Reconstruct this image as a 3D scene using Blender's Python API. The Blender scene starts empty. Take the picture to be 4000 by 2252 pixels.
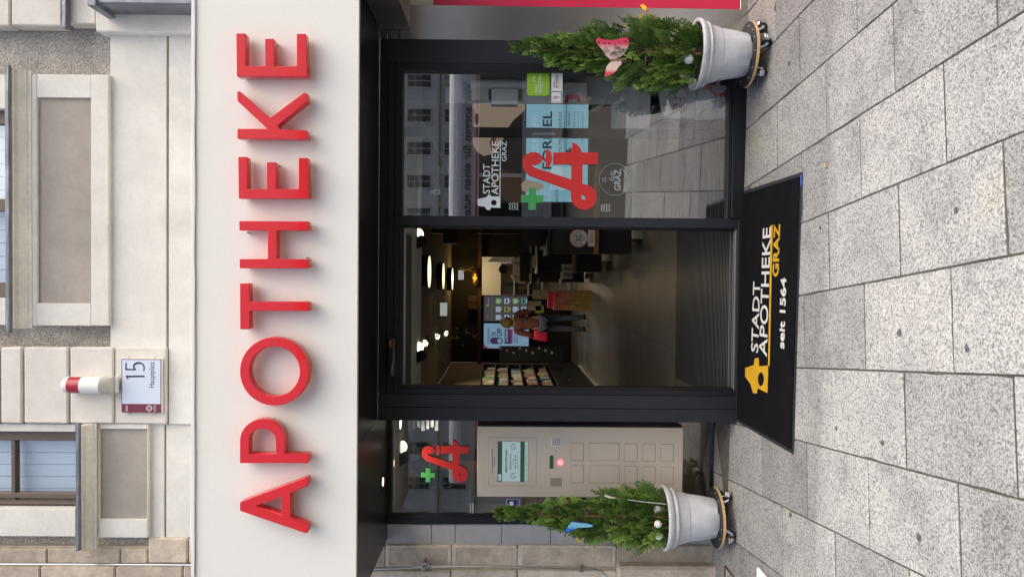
import bpy, bmesh, math, random
from mathutils import Vector, Matrix
random.seed(7)
scn = bpy.context.scene
C = scn.collection
rad = math.radians

# ------------------------------------------------------------------ camera, sky, sun, exposure
FPX, VP, ROLL, DCAM, HCAM = 2850.0, (1970.0, 1075.0), 0.009, 4.85, 1.5645
_n = Vector(((VP[0]-2000)/FPX, -(VP[1]-1126)/FPX, -1.0)).normalized()     # world +Y seen by the camera
_d = Vector((1.0, -ROLL, 0.0)); _d = (_d - _n*_d.dot(_n)).normalized()   # world down seen by the camera
_r = _n.cross(-_d)
ROT = Matrix((_r, _n, -_d))                                              # camera -> world
cam_data = bpy.data.cameras.new('camera')
cam_data.sensor_width = 36.0
cam_data.lens = FPX/4000.0*36.0
cam_data.clip_end = 600.0
cam = bpy.data.objects.new('camera', cam_data)
C.objects.link(cam)
m4 = ROT.to_4x4(); m4.translation = Vector((0, -DCAM, HCAM))
cam.matrix_world = m4
scn.camera = cam

SUN_EL, SUN_AZ = rad(54), rad(125)      # azimuth from +Y clockwise: behind the photographer, to the right
world = bpy.data.worlds.new('World'); scn.world = world; world.use_nodes = True
nt = world.node_tree
sky = nt.nodes.new('ShaderNodeTexSky'); sky.sky_type = 'NISHITA'; sky.sun_disc = False
sky.sun_elevation = SUN_EL; sky.sun_rotation = SUN_AZ
sky.air_density = 1.0; sky.dust_density = 4.5; sky.ozone_density = 1.0
nt.links.new(sky.outputs[0], nt.nodes['Background'].inputs[0])
nt.nodes['Background'].inputs[1].default_value = 0.15
sl = bpy.data.lights.new('sun', 'SUN'); sl.energy = 1.1; sl.angle = rad(80); sl.color = (1.0, 0.93, 0.80)
so = bpy.data.objects.new('sun', sl); C.objects.link(so)
sd = Vector((math.sin(SUN_AZ)*math.cos(SUN_EL), math.cos(SUN_AZ)*math.cos(SUN_EL), math.sin(SUN_EL)))
so.rotation_euler = sd.to_track_quat('Z', 'Y').to_euler()
so.location = (0, -20, 30)
vs = scn.view_settings
scn.display_settings.display_device = 'sRGB'
vs.view_transform = 'Standard'; vs.look = 'None'; vs.gamma = 1.0; vs.use_curve_mapping = False
vs.exposure = 0.70
scn.cycles.use_denoising = True
scn.cycles.max_bounces = 8
scn.cycles.transparent_max_bounces = 16
scn.cycles.caustics_reflective = False
scn.cycles.sample_clamp_indirect = 4.0

# ------------------------------------------------------------------ measuring helpers (photo pixels, 4000x2252, to metres on real planes)
def ray(px, py):
    return ROT @ Vector(((px-2000)/FPX, -(py-1126)/FPX, -1.0))
def at(px, py, y):
    v = ray(px, py); return v*((y+DCAM)/v.y) + Vector((0, -DCAM, HCAM))
def atz(px, py, z):
    v = ray(px, py); return v*((z-HCAM)/v.z) + Vector((0, -DCAM, HCAM))
def gz(x, y): return -.012 - .016*x + .029*y
def rect(pa, pb, qa, qb, y):
    """photo rectangle (pa..pb along the photo, qa..qb down the photo) on the plane y -> x0,x1,z0,z1"""
    c = [at(p, q, y) for p in (pa, pb) for q in (qa, qb)]
    x = sorted(v.x for v in c); z = sorted(v.z for v in c)
    return (x[0]+x[1])/2, (x[2]+x[3])/2, (z[0]+z[1])/2, (z[2]+z[3])/2

# ------------------------------------------------------------------ object helpers
def tag(o, label=None, cat=None, group=None, kind=None):
    if label: o['label'] = label
    if cat: o['category'] = cat
    if group: o['group'] = group
    if kind: o['kind'] = kind
    return o
def thing(name, label, cat, loc=(0, 0, 0), group=None, kind=None):
    o = bpy.data.objects.new(name, None); C.objects.link(o); o.location = loc
    o.empty_display_size = .1
    return tag(o, label, cat, group, kind)
def wloc(o):
    v = Vector(o.location)
    while o.parent: o = o.parent; v += Vector(o.location)
    return v
def link(name, me, m, parent=None, local=False):
    if parent is not None and not local:
        v = wloc(parent); me.transform(Matrix.Translation(-v))
    if m and not me.materials: me.materials.append(m)
    o = bpy.data.objects.new(name, me); C.objects.link(o)
    if parent is not None: o.parent = parent
    return o
def bobj(name, bm, m, parent=None, smooth=False, local=False):
    me = bpy.data.meshes.new(name); bm.to_mesh(me); bm.free()
    if smooth:
        me.polygons.foreach_set('use_smooth', [True]*len(me.polygons)); 
        try: me.set_sharp_from_angle(angle=rad(40))
        except Exception: pass
    return link(name, me, m, parent, local)
def base_at(o, loc):
    """give a one-mesh top-level thing its origin at loc"""
    loc = Vector(loc); o.data.transform(Matrix.Translation(-loc)); o.location = loc; return o
def bbox(bm, x0, x1, y0, y1, z0, z1, bev=0.0, seg=1):
    if x1 < x0: x0, x1 = x1, x0
    if y1 < y0: y0, y1 = y1, y0
    if z1 < z0: z0, z1 = z1, z0
    g = bmesh.ops.create_cube(bm, size=1.0)
    bmesh.ops.scale(bm, vec=(x1-x0, y1-y0, z1-z0), verts=g['verts'])
    bmesh.ops.translate(bm, vec=((x0+x1)/2, (y0+y1)/2, (z0+z1)/2), verts=g['verts'])
    if bev > 0:
        b = min(bev, (x1-x0)*.45, (y1-y0)*.45, (z1-z0)*.45)
        es = list({e for v in g['verts'] for e in v.link_edges})
        bmesh.ops.bevel(bm, geom=es, offset=b, segments=seg, profile=.5, affect='EDGES')
def box(name, m, parent, x0, x1, y0, y1, z0, z1, bev=.003, seg=1):
    bm = bmesh.new(); bbox(bm, x0, x1, y0, y1, z0, z1, bev, seg)
    return bobj(name, bm, m, parent)
def rbox(name, m, parent, pa, pb, qa, qb, y, dep, bev=.003):
    """box whose FRONT face is the photo rectangle on the plane y"""
    x0, x1, z0, z1 = rect(pa, pb, qa, qb, y)
    return box(name, m, parent, x0, x1, y, y+dep, z0, z1, bev)
def prism_mesh(outlines, y0, y1, bev=0.0, res=1):
    """closed outlines [(x,z)..] (holes allowed) filled and extruded from y0 to y1"""
    cu = bpy.data.curves.new('outline', 'CURVE'); cu.dimensions = '2D'; cu.fill_mode = 'BOTH'
    for pts in outlines:
        s = cu.splines.new('POLY'); s.points.add(len(pts)-1); s.use_cyclic_u = True
        for p, q in zip(s.points, pts): p.co = (q[0], q[1], 0, 1)
    cu.extrude = max(abs(y1-y0)/2-bev, 1e-5); cu.bevel_depth = bev; cu.bevel_resolution = res
    if bev: cu.offset = -bev
    ob = bpy.data.objects.new('outline', cu)
    me = bpy.data.meshes.new_from_object(ob)
    bpy.data.objects.remove(ob); bpy.data.curves.remove(cu)
    me.transform(Matrix.Translation((0, (y0+y1)/2, 0)) @ Matrix.Rotation(rad(90), 4, 'X'))
    me.materials.clear()
    return me
def prism(name, m, parent, outlines, y0, y1, bev=0.0):
    return link(name, prism_mesh(outlines, y0, y1, bev), m, parent)
def text_mesh(s, bold=0.0, ext=0.0, space=1.0, align='LEFT', shear=0.0):
    cu = bpy.data.curves.new('words', 'FONT'); cu.body = s; cu.size = 1.0; cu.offset = bold
    cu.extrude = ext; cu.space_character = space; cu.align_x = align; cu.resolution_u = 3; cu.shear = shear
    ob = bpy.data.objects.new('words', cu)
    me = bpy.data.meshes.new_from_object(ob)
    bpy.data.objects.remove(ob); bpy.data.curves.remove(cu)
    me.materials.clear()
    return me
def fit(me, x0, x1, z0, z1, y, dep=.001, flip=False):
    """place a flat mesh (words) upright in the rectangle, facing the street"""
    vs_ = [v.co for v in me.vertices]
    if not vs_: return me
    a0, a1 = min(v.x for v in vs_), max(v.x for v in vs_); b0, b1 = min(v.y for v in vs_), max(v.y for v in vs_)
    sx, sz = (x1-x0)/max(a1-a0, 1e-6), (z1-z0)/max(b1-b0, 1e-6)
    c0, c1 = min(v.z for v in vs_), max(v.z for v in vs_)
    for v in me.vertices:
        x = x0+(v.co.x-a0)*sx; z = z0+(v.co.y-b0)*sz
        if flip: x = x0+x1-x
        dy = 0 if c1-c0 < 1e-6 else (c1-v.co.z)/(c1-c0)*dep
        v.co = (x, y+dy, z)
    return me
def words(s, m, parent, pa, pb, qa, qb, y, bold=0.0, ext=0.0, dep=.001, name='lettering', flip=False, space=1.0, align='LEFT', shear=0.0):
    x0, x1, z0, z1 = rect(pa, pb, qa, qb, y)
    me = fit(text_mesh(s, bold, ext, space, align, shear), x0, x1, z0, z1, y, dep, flip)
    return link(name, me, m, parent)
def lathe(bm, prof, n=32, c=(0, 0, 0), closed=False):
    rings = []
    for r, z in prof:
        rings.append([bm.verts.new((c[0]+r*math.cos(2*math.pi*k/n), c[1]+r*math.sin(2*math.pi*k/n), c[2]+z)) for k in range(n)])
    for a, b in zip(rings, rings[1:]):
        for k in range(n):
            bm.faces.new((a[k], a[(k+1) % n], b[(k+1) % n], b[k]))
    if closed:
        bm.faces.new(list(reversed(rings[0]))); bm.faces.new(rings[-1])
def tube(bm, pts, r, n=8, cap=True):
    rings = []
    for i, p in enumerate(pts):
        p = Vector(p); a = Vector(pts[max(i-1, 0)]); b = Vector(pts[min(i+1, len(pts)-1)])
        t = (b-a).normalized(); u = t.orthogonal().normalized()
        if rings:
            u = (pu - t*pu.dot(t)).normalized()
        pu = u; w = t.cross(u); rr = r[i] if isinstance(r, (list, tuple)) else r
        rings.append([bm.verts.new(p+(u*math.cos(2*math.pi*k/n)+w*math.sin(2*math.pi*k/n))*rr) for k in range(n)])
    for a, b in zip(rings, rings[1:]):
        for k in range(n): bm.faces.new((a[k], a[(k+1) % n], b[(k+1) % n], b[k]))
    if cap:
        bm.faces.new(list(reversed(rings[0]))); bm.faces.new(rings[-1])
def ball(bm, c, r, sub=2, sc=(1, 1, 1)):
    g = bmesh.ops.create_icosphere(bm, subdivisions=sub, radius=r)
    bmesh.ops.scale(bm, vec=sc, verts=g['verts']); bmesh.ops.translate(bm, vec=c, verts=g['verts'])

# ------------------------------------------------------------------ materials
def mat(name, col, rough=.6, metal=0.0, noise=None, bump=None, spec=.5, emit=None, coat=0.0, ramp2=None, randobj=0.0):
    m = bpy.data.materials.new(name); m.use_nodes = True
    t = m.node_tree; b = t.nodes['Principled BSDF']
    b.inputs['Base Color'].default_value = (*col, 1); b.inputs['Roughness'].default_value = rough
    b.inputs['Metallic'].default_value = metal; b.inputs['Specular IOR Level'].default_value = spec
    b.inputs['Coat Weight'].default_value = coat; b.inputs['Coat Roughness'].default_value = .03
    if emit:
        b.inputs['Emission Color'].default_value = (*emit[0], 1); b.inputs['Emission Strength'].default_value = emit[1]
    geo = t.nodes.new('ShaderNodeNewGeometry')
    src = None
    for sc, amt in (noise or []):
        n = t.nodes.new('ShaderNodeTexNoise'); n.inputs['Scale'].default_value = sc; n.inputs['Detail'].default_value = 5
        n.inputs['Roughness'].default_value = .6
        t.links.new(geo.outputs['Position'], n.inputs['Vector'])
        mr = t.nodes.new('ShaderNodeMapRange'); mr.inputs['From Min'].default_value = .3; mr.inputs['From Max'].default_value = .7
        mr.inputs['To Min'].default_value = 1-amt; mr.inputs['To Max'].default_value = 1+amt
        t.links.new(n.outputs['Fac'], mr.inputs['Value'])
        mx = t.nodes.new('ShaderNodeMix'); mx.data_type = 'RGBA'; mx.blend_type = 'MULTIPLY'; mx.inputs['Factor'].default_value = 1
        if src is None: mx.inputs['A'].default_value = (*col, 1)
        else: t.links.new(src, mx.inputs['A'])
        t.links.new(mr.outputs['Result'], mx.inputs['B']); src = mx.outputs['Result']
    if randobj:
        oi = t.nodes.new('ShaderNodeObjectInfo'); mr = t.nodes.new('ShaderNodeMapRange')
        mr.inputs['To Min'].default_value = 1-randobj; mr.inputs['To Max'].default_value = 1+randobj
        t.links.new(oi.outputs['Random'], mr.inputs['Value'])
        mx = t.nodes.new('ShaderNodeMix'); mx.data_type = 'RGBA'; mx.blend_type = 'MULTIPLY'; mx.inputs['Factor'].default_value = 1
        if src is None: mx.inputs['A'].default_value = (*col, 1)
        else: t.links.new(src, mx.inputs['A'])
        t.links.new(mr.outputs['Result'], mx.inputs['B']); src = mx.outputs['Result']
    if src is not None: t.links.new(src, b.inputs['Base Color'])
    prev = None
    for sc, st, dist in (bump or []):
        n = t.nodes.new('ShaderNodeTexNoise'); n.inputs['Scale'].default_value = sc; n.inputs['Detail'].default_value = 4
        t.links.new(geo.outputs['Position'], n.inputs['Vector'])
        bp = t.nodes.new('ShaderNodeBump'); bp.inputs['Strength'].default_value = st; bp.inputs['Distance'].default_value = dist
        t.links.new(n.outputs['Fac'], bp.inputs['Height'])
        if prev: t.links.new(prev, bp.inputs['Normal'])
        prev = bp.outputs['Normal']
    if prev: t.links.new(prev, b.inputs['Normal'])
    return m
def glass_mat(name, refl=.2, tint=(1, 1, 1)):
    m = bpy.data.materials.new(name); m.use_nodes = True; t = m.node_tree; t.nodes.clear()
    o = t.nodes.new('ShaderNodeOutputMaterial'); mx = t.nodes.new('ShaderNodeMixShader')
    tr = t.nodes.new('ShaderNodeBsdfTransparent'); tr.inputs[0].default_value = (*tint, 1)
    gl = t.nodes.new('ShaderNodeBsdfGlossy'); gl.inputs['Roughness'].default_value = 0.0
    fr = t.nodes.new('ShaderNodeLayerWeight'); fr.inputs['Blend'].default_value = .25
    mr = t.nodes.new('ShaderNodeMapRange'); mr.inputs['To Min'].default_value = refl; mr.inputs['To Max'].default_value = 1.0
    t.links.new(fr.outputs['Fresnel'], mr.inputs['Value'])
    mr.inputs['From Min'].default_value = .04
    ge = t.nodes.new('ShaderNodeNewGeometry'); inv = t.nodes.new('ShaderNodeMath'); inv.operation = 'SUBTRACT'; inv.inputs[0].default_value = 1.0
    t.links.new(ge.outputs['Backfacing'], inv.inputs[1])          # one coated face per pane: the inner face does not mirror again
    ml = t.nodes.new('ShaderNodeMath'); ml.operation = 'MULTIPLY'; t.links.new(mr.outputs['Result'], ml.inputs[0]); t.links.new(inv.outputs[0], ml.inputs[1])
    t.links.new(ml.outputs[0], mx.inputs[0]); t.links.new(tr.outputs[0], mx.inputs[1]); t.links.new(gl.outputs[0], mx.inputs[2])
    t.links.new(mx.outputs[0], o.inputs[0]); return m
def emis(name, col, s):
    return mat(name, (.02, .02, .02), rough=.3, emit=(col, s))
def tweak(m, fn):
    fn(m.node_tree, m.node_tree.nodes['Principled BSDF']); return m

M = {}
M['fascia'] = mat('fascia_white', (.785, .78, .725), .55, noise=[(1.2, .02), (60, .02)], bump=[(220, .15, .002), (5, .1, .01)])
M['red'] = mat('red_acrylic', (.67, .010, .013), .16, spec=.4, noise=[(40, .03)], coat=.35)
M['plaster'] = mat('white_plaster', (.70, .68, .63), .85, noise=[(1.7, .10), (7, .06), (40, .04), (130, .03)], bump=[(160, .35, .004), (18, .25, .012)])
M['plaster_block'] = mat('white_plaster_block', (.69, .655, .60), .85, noise=[(2.4, .08), (9, .06), (60, .04)], bump=[(150, .3, .004), (14, .25, .012)])
M['groove'] = mat('groove_mortar', (.40, .35, .29), .9, noise=[(8, .2)])
M['rough'] = mat('roughcast', (.47, .44, .40), .95, noise=[(5, .2), (75, .45), (170, .3)], bump=[(75, .9, .028), (200, .6, .01)])
M['panel'] = mat('grey_panel_plaster', (.385, .35, .31), .9, noise=[(4, .10), (30, .05)], bump=[(140, .3, .004)])
M['cream'] = mat('cream_moulding', (.80, .76, .66), .8, noise=[(2.5, .14), (30, .08)], bump=[(90, .3, .004)])
M['lead'] = mat('lead_flashing', (.22, .235, .27), .45, metal=.6, noise=[(9, .2)], bump=[(14, .2, .01)])
M['brown'] = mat('brown_window_paint', (.13, .095, .07), .45, noise=[(20, .12)])
M['blind'] = mat('pale_blind', (.66, .73, .78), .6, noise=[(6, .05)])
M['stone'] = mat('weathered_stone', (.46, .395, .32), .92, noise=[(2.2, .22), (16, .18), (120, .12)], bump=[(150, .6, .008), (20, .4, .02)], randobj=.1)
M['stone_pale'] = mat('pale_stone', (.60, .535, .45), .9, noise=[(3, .15), (26, .14), (140, .08)], bump=[(170, .5, .006), (20, .3, .015)], randobj=.06)
M['greyplaster'] = mat('smooth_grey_plaster', (.40, .405, .415), .8, noise=[(3.0, .12), (20, .06)], bump=[(110, .15, .003)])
M['dark'] = mat('anthracite_frame', (.0125, .0135, .017), .38, spec=.3, metal=.0, noise=[(30, .1)], bump=[(500, .06, .001)])
M['dark2'] = mat('anthracite_panel', (.018, .0195, .025), .42, spec=.35, noise=[(12, .08)], bump=[(500, .06, .001)])
M['soffit'] = mat('dark_soffit_sheet', (.011, .011, .013), .30, spec=.35, noise=[(6, .1)])
M['seal'] = mat('black_rubber_seal', (.008, .008, .009), .5)
M['steel'] = mat('brushed_steel', (.48, .46, .44), .18, metal=.95, noise=[(3, .08), (60, .05)], bump=[(80, .05, .002)])
M['steel_bright'] = mat('zinc_plated_steel', (.62, .63, .64), .25, metal=.9)
M['alu'] = mat('aluminium_strip', (.20, .20, .20), .4, metal=.9)
M['glass'] = glass_mat('shop_glass', .32, (.975, .985, .98))
M['glass_l'] = glass_mat('side_shop_glass', .22, (.975, .985, .98))
M['glass_up'] = glass_mat('upper_window_glass', .24, (.95, .98, 1.0))
M['green'] = mat('green_sign', (.045, .30, .085), .45)
M['redsign'] = mat('red_sign', (.55, .02, .018), .45)
M['redside'] = mat('dark_red_edge', (.25, .01, .01), .5)
M['white'] = mat('white_print', (.80, .80, .79), .5)
M['etch'] = mat('white_film', (.66, .72, .73), .5)
M['etch_dim'] = mat('pale_etched_film', (.30, .34, .345), .5)
M['black'] = mat('black_print', (.01, .01, .014), .5)
M['inkblue'] = mat('ink_dark_plum', (.022, .012, .045), .5)
M['claret'] = mat('claret_print', (.16, .02, .05), .45, noise=[(30, .08)])
M['enamel'] = mat('pale_enamel', (.60, .67, .78), .25)
M['lime'] = mat('lime_sticker', (.26, .50, .025), .45)
M['navy'] = mat('blue_sticker', (.012, .035, .26), .4)
M['pot'] = mat('grey_clay_pot', (.57, .57, .58), .75, noise=[(5, .10), (22, .07), (150, .03)], bump=[(12, .25, .02), (220, .15, .002)])
M['board'] = mat('black_phenolic_board', (.018, .017, .018), .45, noise=[(40, .15)])
M['ply'] = mat('plywood_edge', (.56, .36, .16), .55, noise=[(12, .16), (70, .10)])
M['tyre'] = mat('black_rubber_tyre', (.010, .010, .011), .55)
M['soil'] = mat('dark_soil', (.035, .026, .018), .95, noise=[(60, .4)], bump=[(70, .8, .02)])
M['bark'] = mat('thuja_twig', (.30, .17, .07), .8, noise=[(60, .2)])
M['whitestone'] = mat('white_wound_ball', (.74, .73, .69), .8, noise=[(30, .06)], bump=[(45, .6, .006)])
M['mesh'] = mat('white_wire', (.66, .67, .66), .5)
M['matpile'] = mat('black_carpet_pile', (.0065, .0068, .0085), .95, noise=[(8, .25), (260, .5)], bump=[(320, 1.0, .008)], spec=.1)
M['matrub'] = mat('mat_rubber_border', (.014, .016, .022), .6)
M['pile_w'] = mat('white_carpet_pile', (.70, .70, .66), .95, noise=[(300, .15)], bump=[(320, 1.0, .006)], spec=.1)
M['pile_y'] = mat('yellow_carpet_pile', (.66, .38, .025), .95, noise=[(300, .15), (20, .08)], bump=[(320, 1.0, .006)], spec=.1)
M['tagblue'] = mat('blue_mat_tag', (.02, .12, .55), .5)
M['locker'] = mat('champagne_sheet_metal', (.76, .665, .55), .36, metal=.3, noise=[(1.6, .05), (420, .05)])
M['lockdark'] = mat('locker_gap', (.10, .085, .075), .6)
M['redplastic'] = mat('red_shop_print', (.66, .022, .075), .35, noise=[(3, .05)])
M['creamshop'] = mat('cream_shop_panel', (.60, .60, .50), .4)
M['mortar'] = mat('joint_mortar', (.095, .086, .070), .95, noise=[(16, .35), (90, .3)], bump=[(120, .6, .01)])

def thuja_nodes(t, b):
    at_ = t.nodes.new('ShaderNodeAttribute'); at_.attribute_name = 'tone'
    r = t.nodes.new('ShaderNodeValToRGB'); e = r.color_ramp.elements
    e[0].color = (.020, .052, .011, 1); e[1].color = (.30, .40, .09, 1)
    q = e.new(.45); q.color = (.078, .150, .027, 1)
    q = e.new(.75); q.color = (.18, .28, .05, 1)
    t.links.new(at_.outputs['Fac'], r.inputs[0]); t.links.new(r.outputs[0], b.inputs['Base Color'])
M['thuja'] = tweak(mat('thuja_scale_leaves', (.05, .11, .02), .55, spec=.3), thuja_nodes)

def granite_nodes(t, b):
    geo = t.nodes.new('ShaderNodeNewGeometry'); oi = t.nodes.new('ShaderNodeObjectInfo')
    def noise(sc, det=3, rough=.55):
        n = t.nodes.new('ShaderNodeTexNoise'); n.inputs['Scale'].default_value = sc; n.inputs['Detail'].default_value = det
        n.inputs['Roughness'].default_value = rough; t.links.new(geo.outputs['Position'], n.inputs['Vector']); return n
    def ramp(pairs, src):
        r = t.nodes.new('ShaderNodeValToRGB'); e = r.color_ramp.elements
        e[0].position, e[0].color = pairs[0][0], (*pairs[0][1], 1); e[1].position, e[1].color = pairs[-1][0], (*pairs[-1][1], 1)
        for p, c in pairs[1:-1]:
            q = e.new(p); q.color = (*c, 1)
        t.links.new(src, r.inputs[0]); return r
    def mul(a, bb):
        mx = t.nodes.new('ShaderNodeMix'); mx.data_type = 'RGBA'; mx.blend_type = 'MULTIPLY'; mx.inputs['Factor'].default_value = 1
        t.links.new(a, mx.inputs['A']); t.links.new(bb, mx.inputs['B']); return mx.outputs['Result']
    g1 = noise(120, 4, .72)
    grain = ramp([(.34, (.27, .27, .264)), (.46, (.40, .40, .392)), (.55, (.53, .528, .515)), (.68, (.66, .656, .64))], g1.outputs['Fac'])
    v = t.nodes.new('ShaderNodeTexVoronoi'); v.inputs['Scale'].default_value = 135; t.links.new(geo.outputs['Position'], v.inputs['Vector'])
    vr = t.nodes.new('ShaderNodeSeparateColor'); t.links.new(v.outputs['Color'], vr.inputs[0])
    dk = ramp([(.0, (.50, .50, .49)), (.20, (.64, .64, .63)), (.34, (.96, .96, .95)), (1, (1.02, 1.015, 1.0))], vr.outputs[0])
    c = mul(grain.outputs[0], dk.outputs[0])
    st = ramp([(.28, (.62, .62, .64)), (.46, (.92, .92, .93)), (.7, (1.08, 1.075, 1.06))], noise(3.2, 5, .65).outputs['Fac'])
    c = mul(c, st.outputs[0])
    ye = ramp([(.62, (1, 1, 1)), (.78, (1.02, .96, .82))], noise(1.6, 3, .5).outputs['Fac'])
    c = mul(c, ye.outputs[0])
    # chewing-gum spots
    vg = t.nodes.new('ShaderNodeTexVoronoi'); vg.inputs['Scale'].default_value = 4.0; vg.inputs['Randomness'].default_value = 1
    t.links.new(geo.outputs['Position'], vg.inputs['Vector'])
    vgn = noise(60, 2)
    ad = t.nodes.new('ShaderNodeMath'); ad.operation = 'MULTIPLY_ADD'; ad.inputs[1].default_value = .05
    t.links.new(vgn.outputs['Fac'], ad.inputs[0]); t.links.new(vg.outputs['Distance'], ad.inputs[2])
    gum = ramp([(.086, (.27, .27, .29)), (.099, (1, 1, 1))], ad.outputs[0])
    c = mul(c, gum.outputs[0])
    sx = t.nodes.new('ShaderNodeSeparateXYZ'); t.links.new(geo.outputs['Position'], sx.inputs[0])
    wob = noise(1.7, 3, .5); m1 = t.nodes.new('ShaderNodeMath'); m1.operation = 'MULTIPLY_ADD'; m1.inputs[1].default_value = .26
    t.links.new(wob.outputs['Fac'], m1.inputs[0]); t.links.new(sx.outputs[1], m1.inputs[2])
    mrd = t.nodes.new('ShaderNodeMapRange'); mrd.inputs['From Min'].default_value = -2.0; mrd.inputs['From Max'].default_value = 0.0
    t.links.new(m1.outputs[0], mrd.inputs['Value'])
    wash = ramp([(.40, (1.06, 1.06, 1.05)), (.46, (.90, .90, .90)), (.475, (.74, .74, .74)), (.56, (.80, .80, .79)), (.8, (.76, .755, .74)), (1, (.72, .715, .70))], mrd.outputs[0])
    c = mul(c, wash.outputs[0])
    tone = ramp([(0, (.74, .74, .75)), (.5, (.92, .92, .92)), (1, (1.06, 1.055, 1.04))], oi.outputs['Random'])
    c = mul(c, tone.outputs[0])
    t.links.new(c, b.inputs['Base Color'])
    bp = t.nodes.new('ShaderNodeBump'); bp.inputs['Strength'].default_value = .35; bp.inputs['Distance'].default_value = .004
    t.links.new(g1.outputs['Fac'], bp.inputs['Height']); t.links.new(bp.outputs['Normal'], b.inputs['Normal'])
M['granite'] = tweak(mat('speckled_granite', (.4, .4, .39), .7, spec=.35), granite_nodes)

# ================================================================== GROUND
ALPHA = math.atan2(.1113, 1.0)
DV = Vector((-math.sin(ALPHA), math.cos(ALPHA))); DU = Vector((math.cos(ALPHA), math.sin(ALPHA)))
me = bpy.data.meshes.new('square')
ye, zf = -9.0, gz(0, -9.0) - .005
vv = [(-14, .48, gz(-14, .48)-.005), (14, .48, gz(14, .48)-.005), (14, ye, gz(14, ye)-.005), (-14, ye, gz(-14, ye)-.005),
      (160, -90, zf), (-160, -90, zf), (160, .48, -.35), (-160, .48, -.15), (160, ye, zf), (-160, ye, zf)]
me.from_pydata(vv, [], [(3, 2, 1, 0), (9, 5, 4, 8, 2, 3), (2, 8, 6, 1), (9, 3, 0, 7)])
sq = link('square', me, M['mortar']); tag(sq, kind='structure')
pave = bpy.data.objects.new('pavement', None); C.objects.link(pave); tag(pave, kind='structure')
def clip_y(poly, ylim):
    out = []
    for i, p in enumerate(poly):
        q = poly[(i+1) % len(poly)]
        if p.y <= ylim: out.append(p)
        if (p.y <= ylim) != (q.y <= ylim):
            s = (ylim-p.y)/(q.y-p.y); out.append(p+(q-p)*s)
    return out
strips = {k: .193+.389*k for k in range(-8, 9)}
def paver(u0, u1, v0, v1):
    g, gv = .0034, .0048
    cs = [DU*u+DV*v for u, v in ((u0+g, v0+gv), (u1-g, v0+gv), (u1-g, v1-gv), (u0+g, v1-gv))]
    rough_ = []
    for i in range(4):
        p, q = cs[i], cs[(i+1) % 4]; nn = 9 if i % 2 else 6; inw = Vector((-(q-p).y, (q-p).x)).normalized()
        for j in range(nn):
            d_ = random.uniform(0, .0012) + (random.uniform(.002, .006) if random.random() < .07 else 0)
            rough_.append(p+(q-p)*((j+random.uniform(-.2, .2)*(j > 0))/nn)+inw*d_)
    cs = clip_y(rough_, .47)
    if len(cs) < 3: return
    cen = sum(cs, Vector((0, 0)))/len(cs)
    if max(c.y for c in cs)-min(c.y for c in cs) < .03: return
    dz = random.uniform(-.0014, .0014); tx, ty = random.uniform(-.003, .003), random.uniform(-.003, .003)
    bm = bmesh.new(); rings = []
    for ins, zz in ((0, -.05), (0, -.0022), (.0022, 0)):
        ring = []
        for c in cs:
            d = (cen-c); p = c+d.normalized()*ins*1.4
            ring.append(bm.verts.new((p.x, p.y, gz(p.x, p.y)+zz+dz+tx*(p.x-cen.x)+ty*(p.y-cen.y))))
        rings.append(ring)
    n = len(cs)
    for a, b in zip(rings, rings[1:]):
        for k in range(n): bm.faces.new((a[k], a[(k+1) % n], b[(k+1) % n], b[k]))
    bm.faces.new(rings[-1])
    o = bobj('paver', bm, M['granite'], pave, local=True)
    base = Vector((cen.x, cen.y, gz(cen.x, cen.y)))
    o.data.transform(Matrix.Translation(-base)); o.location = base
for k in range(-8, 8):
    off = -.944 if k % 2 == 0 else -1.238            # strip k lies between joints k and k+1
    for j in range(-9, 4):
        v0 = off + .613*j
        if v0 < -6.2: continue
        paver(strips[k], strips[k+1], v0, v0+.613)

# ================================================================== TOWN HOUSE (upper facade)
YB = .40
th = thing('town_house', 'cream plastered town house above the white pharmacy fascia', 'building', (0, .5, 0))
for pa, pb, qa, qb in ((-120, 900, -200, 424), (26, 900, 424, 1163), (-120, 900, 1163, 1684), (296, 900, 1684, 1986), (-120, 900, 1986, 2142)):
    rbox('roughcast_wall', M['rough'], th, pa, pb, qa, qb, .47, .3, 0)
zt_ = at(-120, 1126, YB).z
box('upper_storeys', M['plaster'], th, -9, 9, .475, 8, zt_+.6, 13.0, 0)
box('eaves_cornice', M['plaster'], th, -9, 9, .15, .47, 12.7, 13.0, 0)
# white band above the fascia, with its two grooves
rbox('plaster_band', M['plaster'], th, 431, 649, 128, 1656, YB, .10)
rbox('plaster_band', M['plaster'], th, 659, 900, 128, 1656, YB, .10)
rbox('groove', M['groove'], th, 649, 659, 120, 1656, YB+.014, .05)
rbox('plaster_band', M['plaster'], th, 649, 900, 1656, 2098, YB+.03, .08)
rbox('plaster_band', M['plaster'], th, 577, 641, 1656, 2098, YB+.028, .08)
rbox('groove', M['groove'], th, 641, 649, 1656, 2098, YB+.042, .06)
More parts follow.
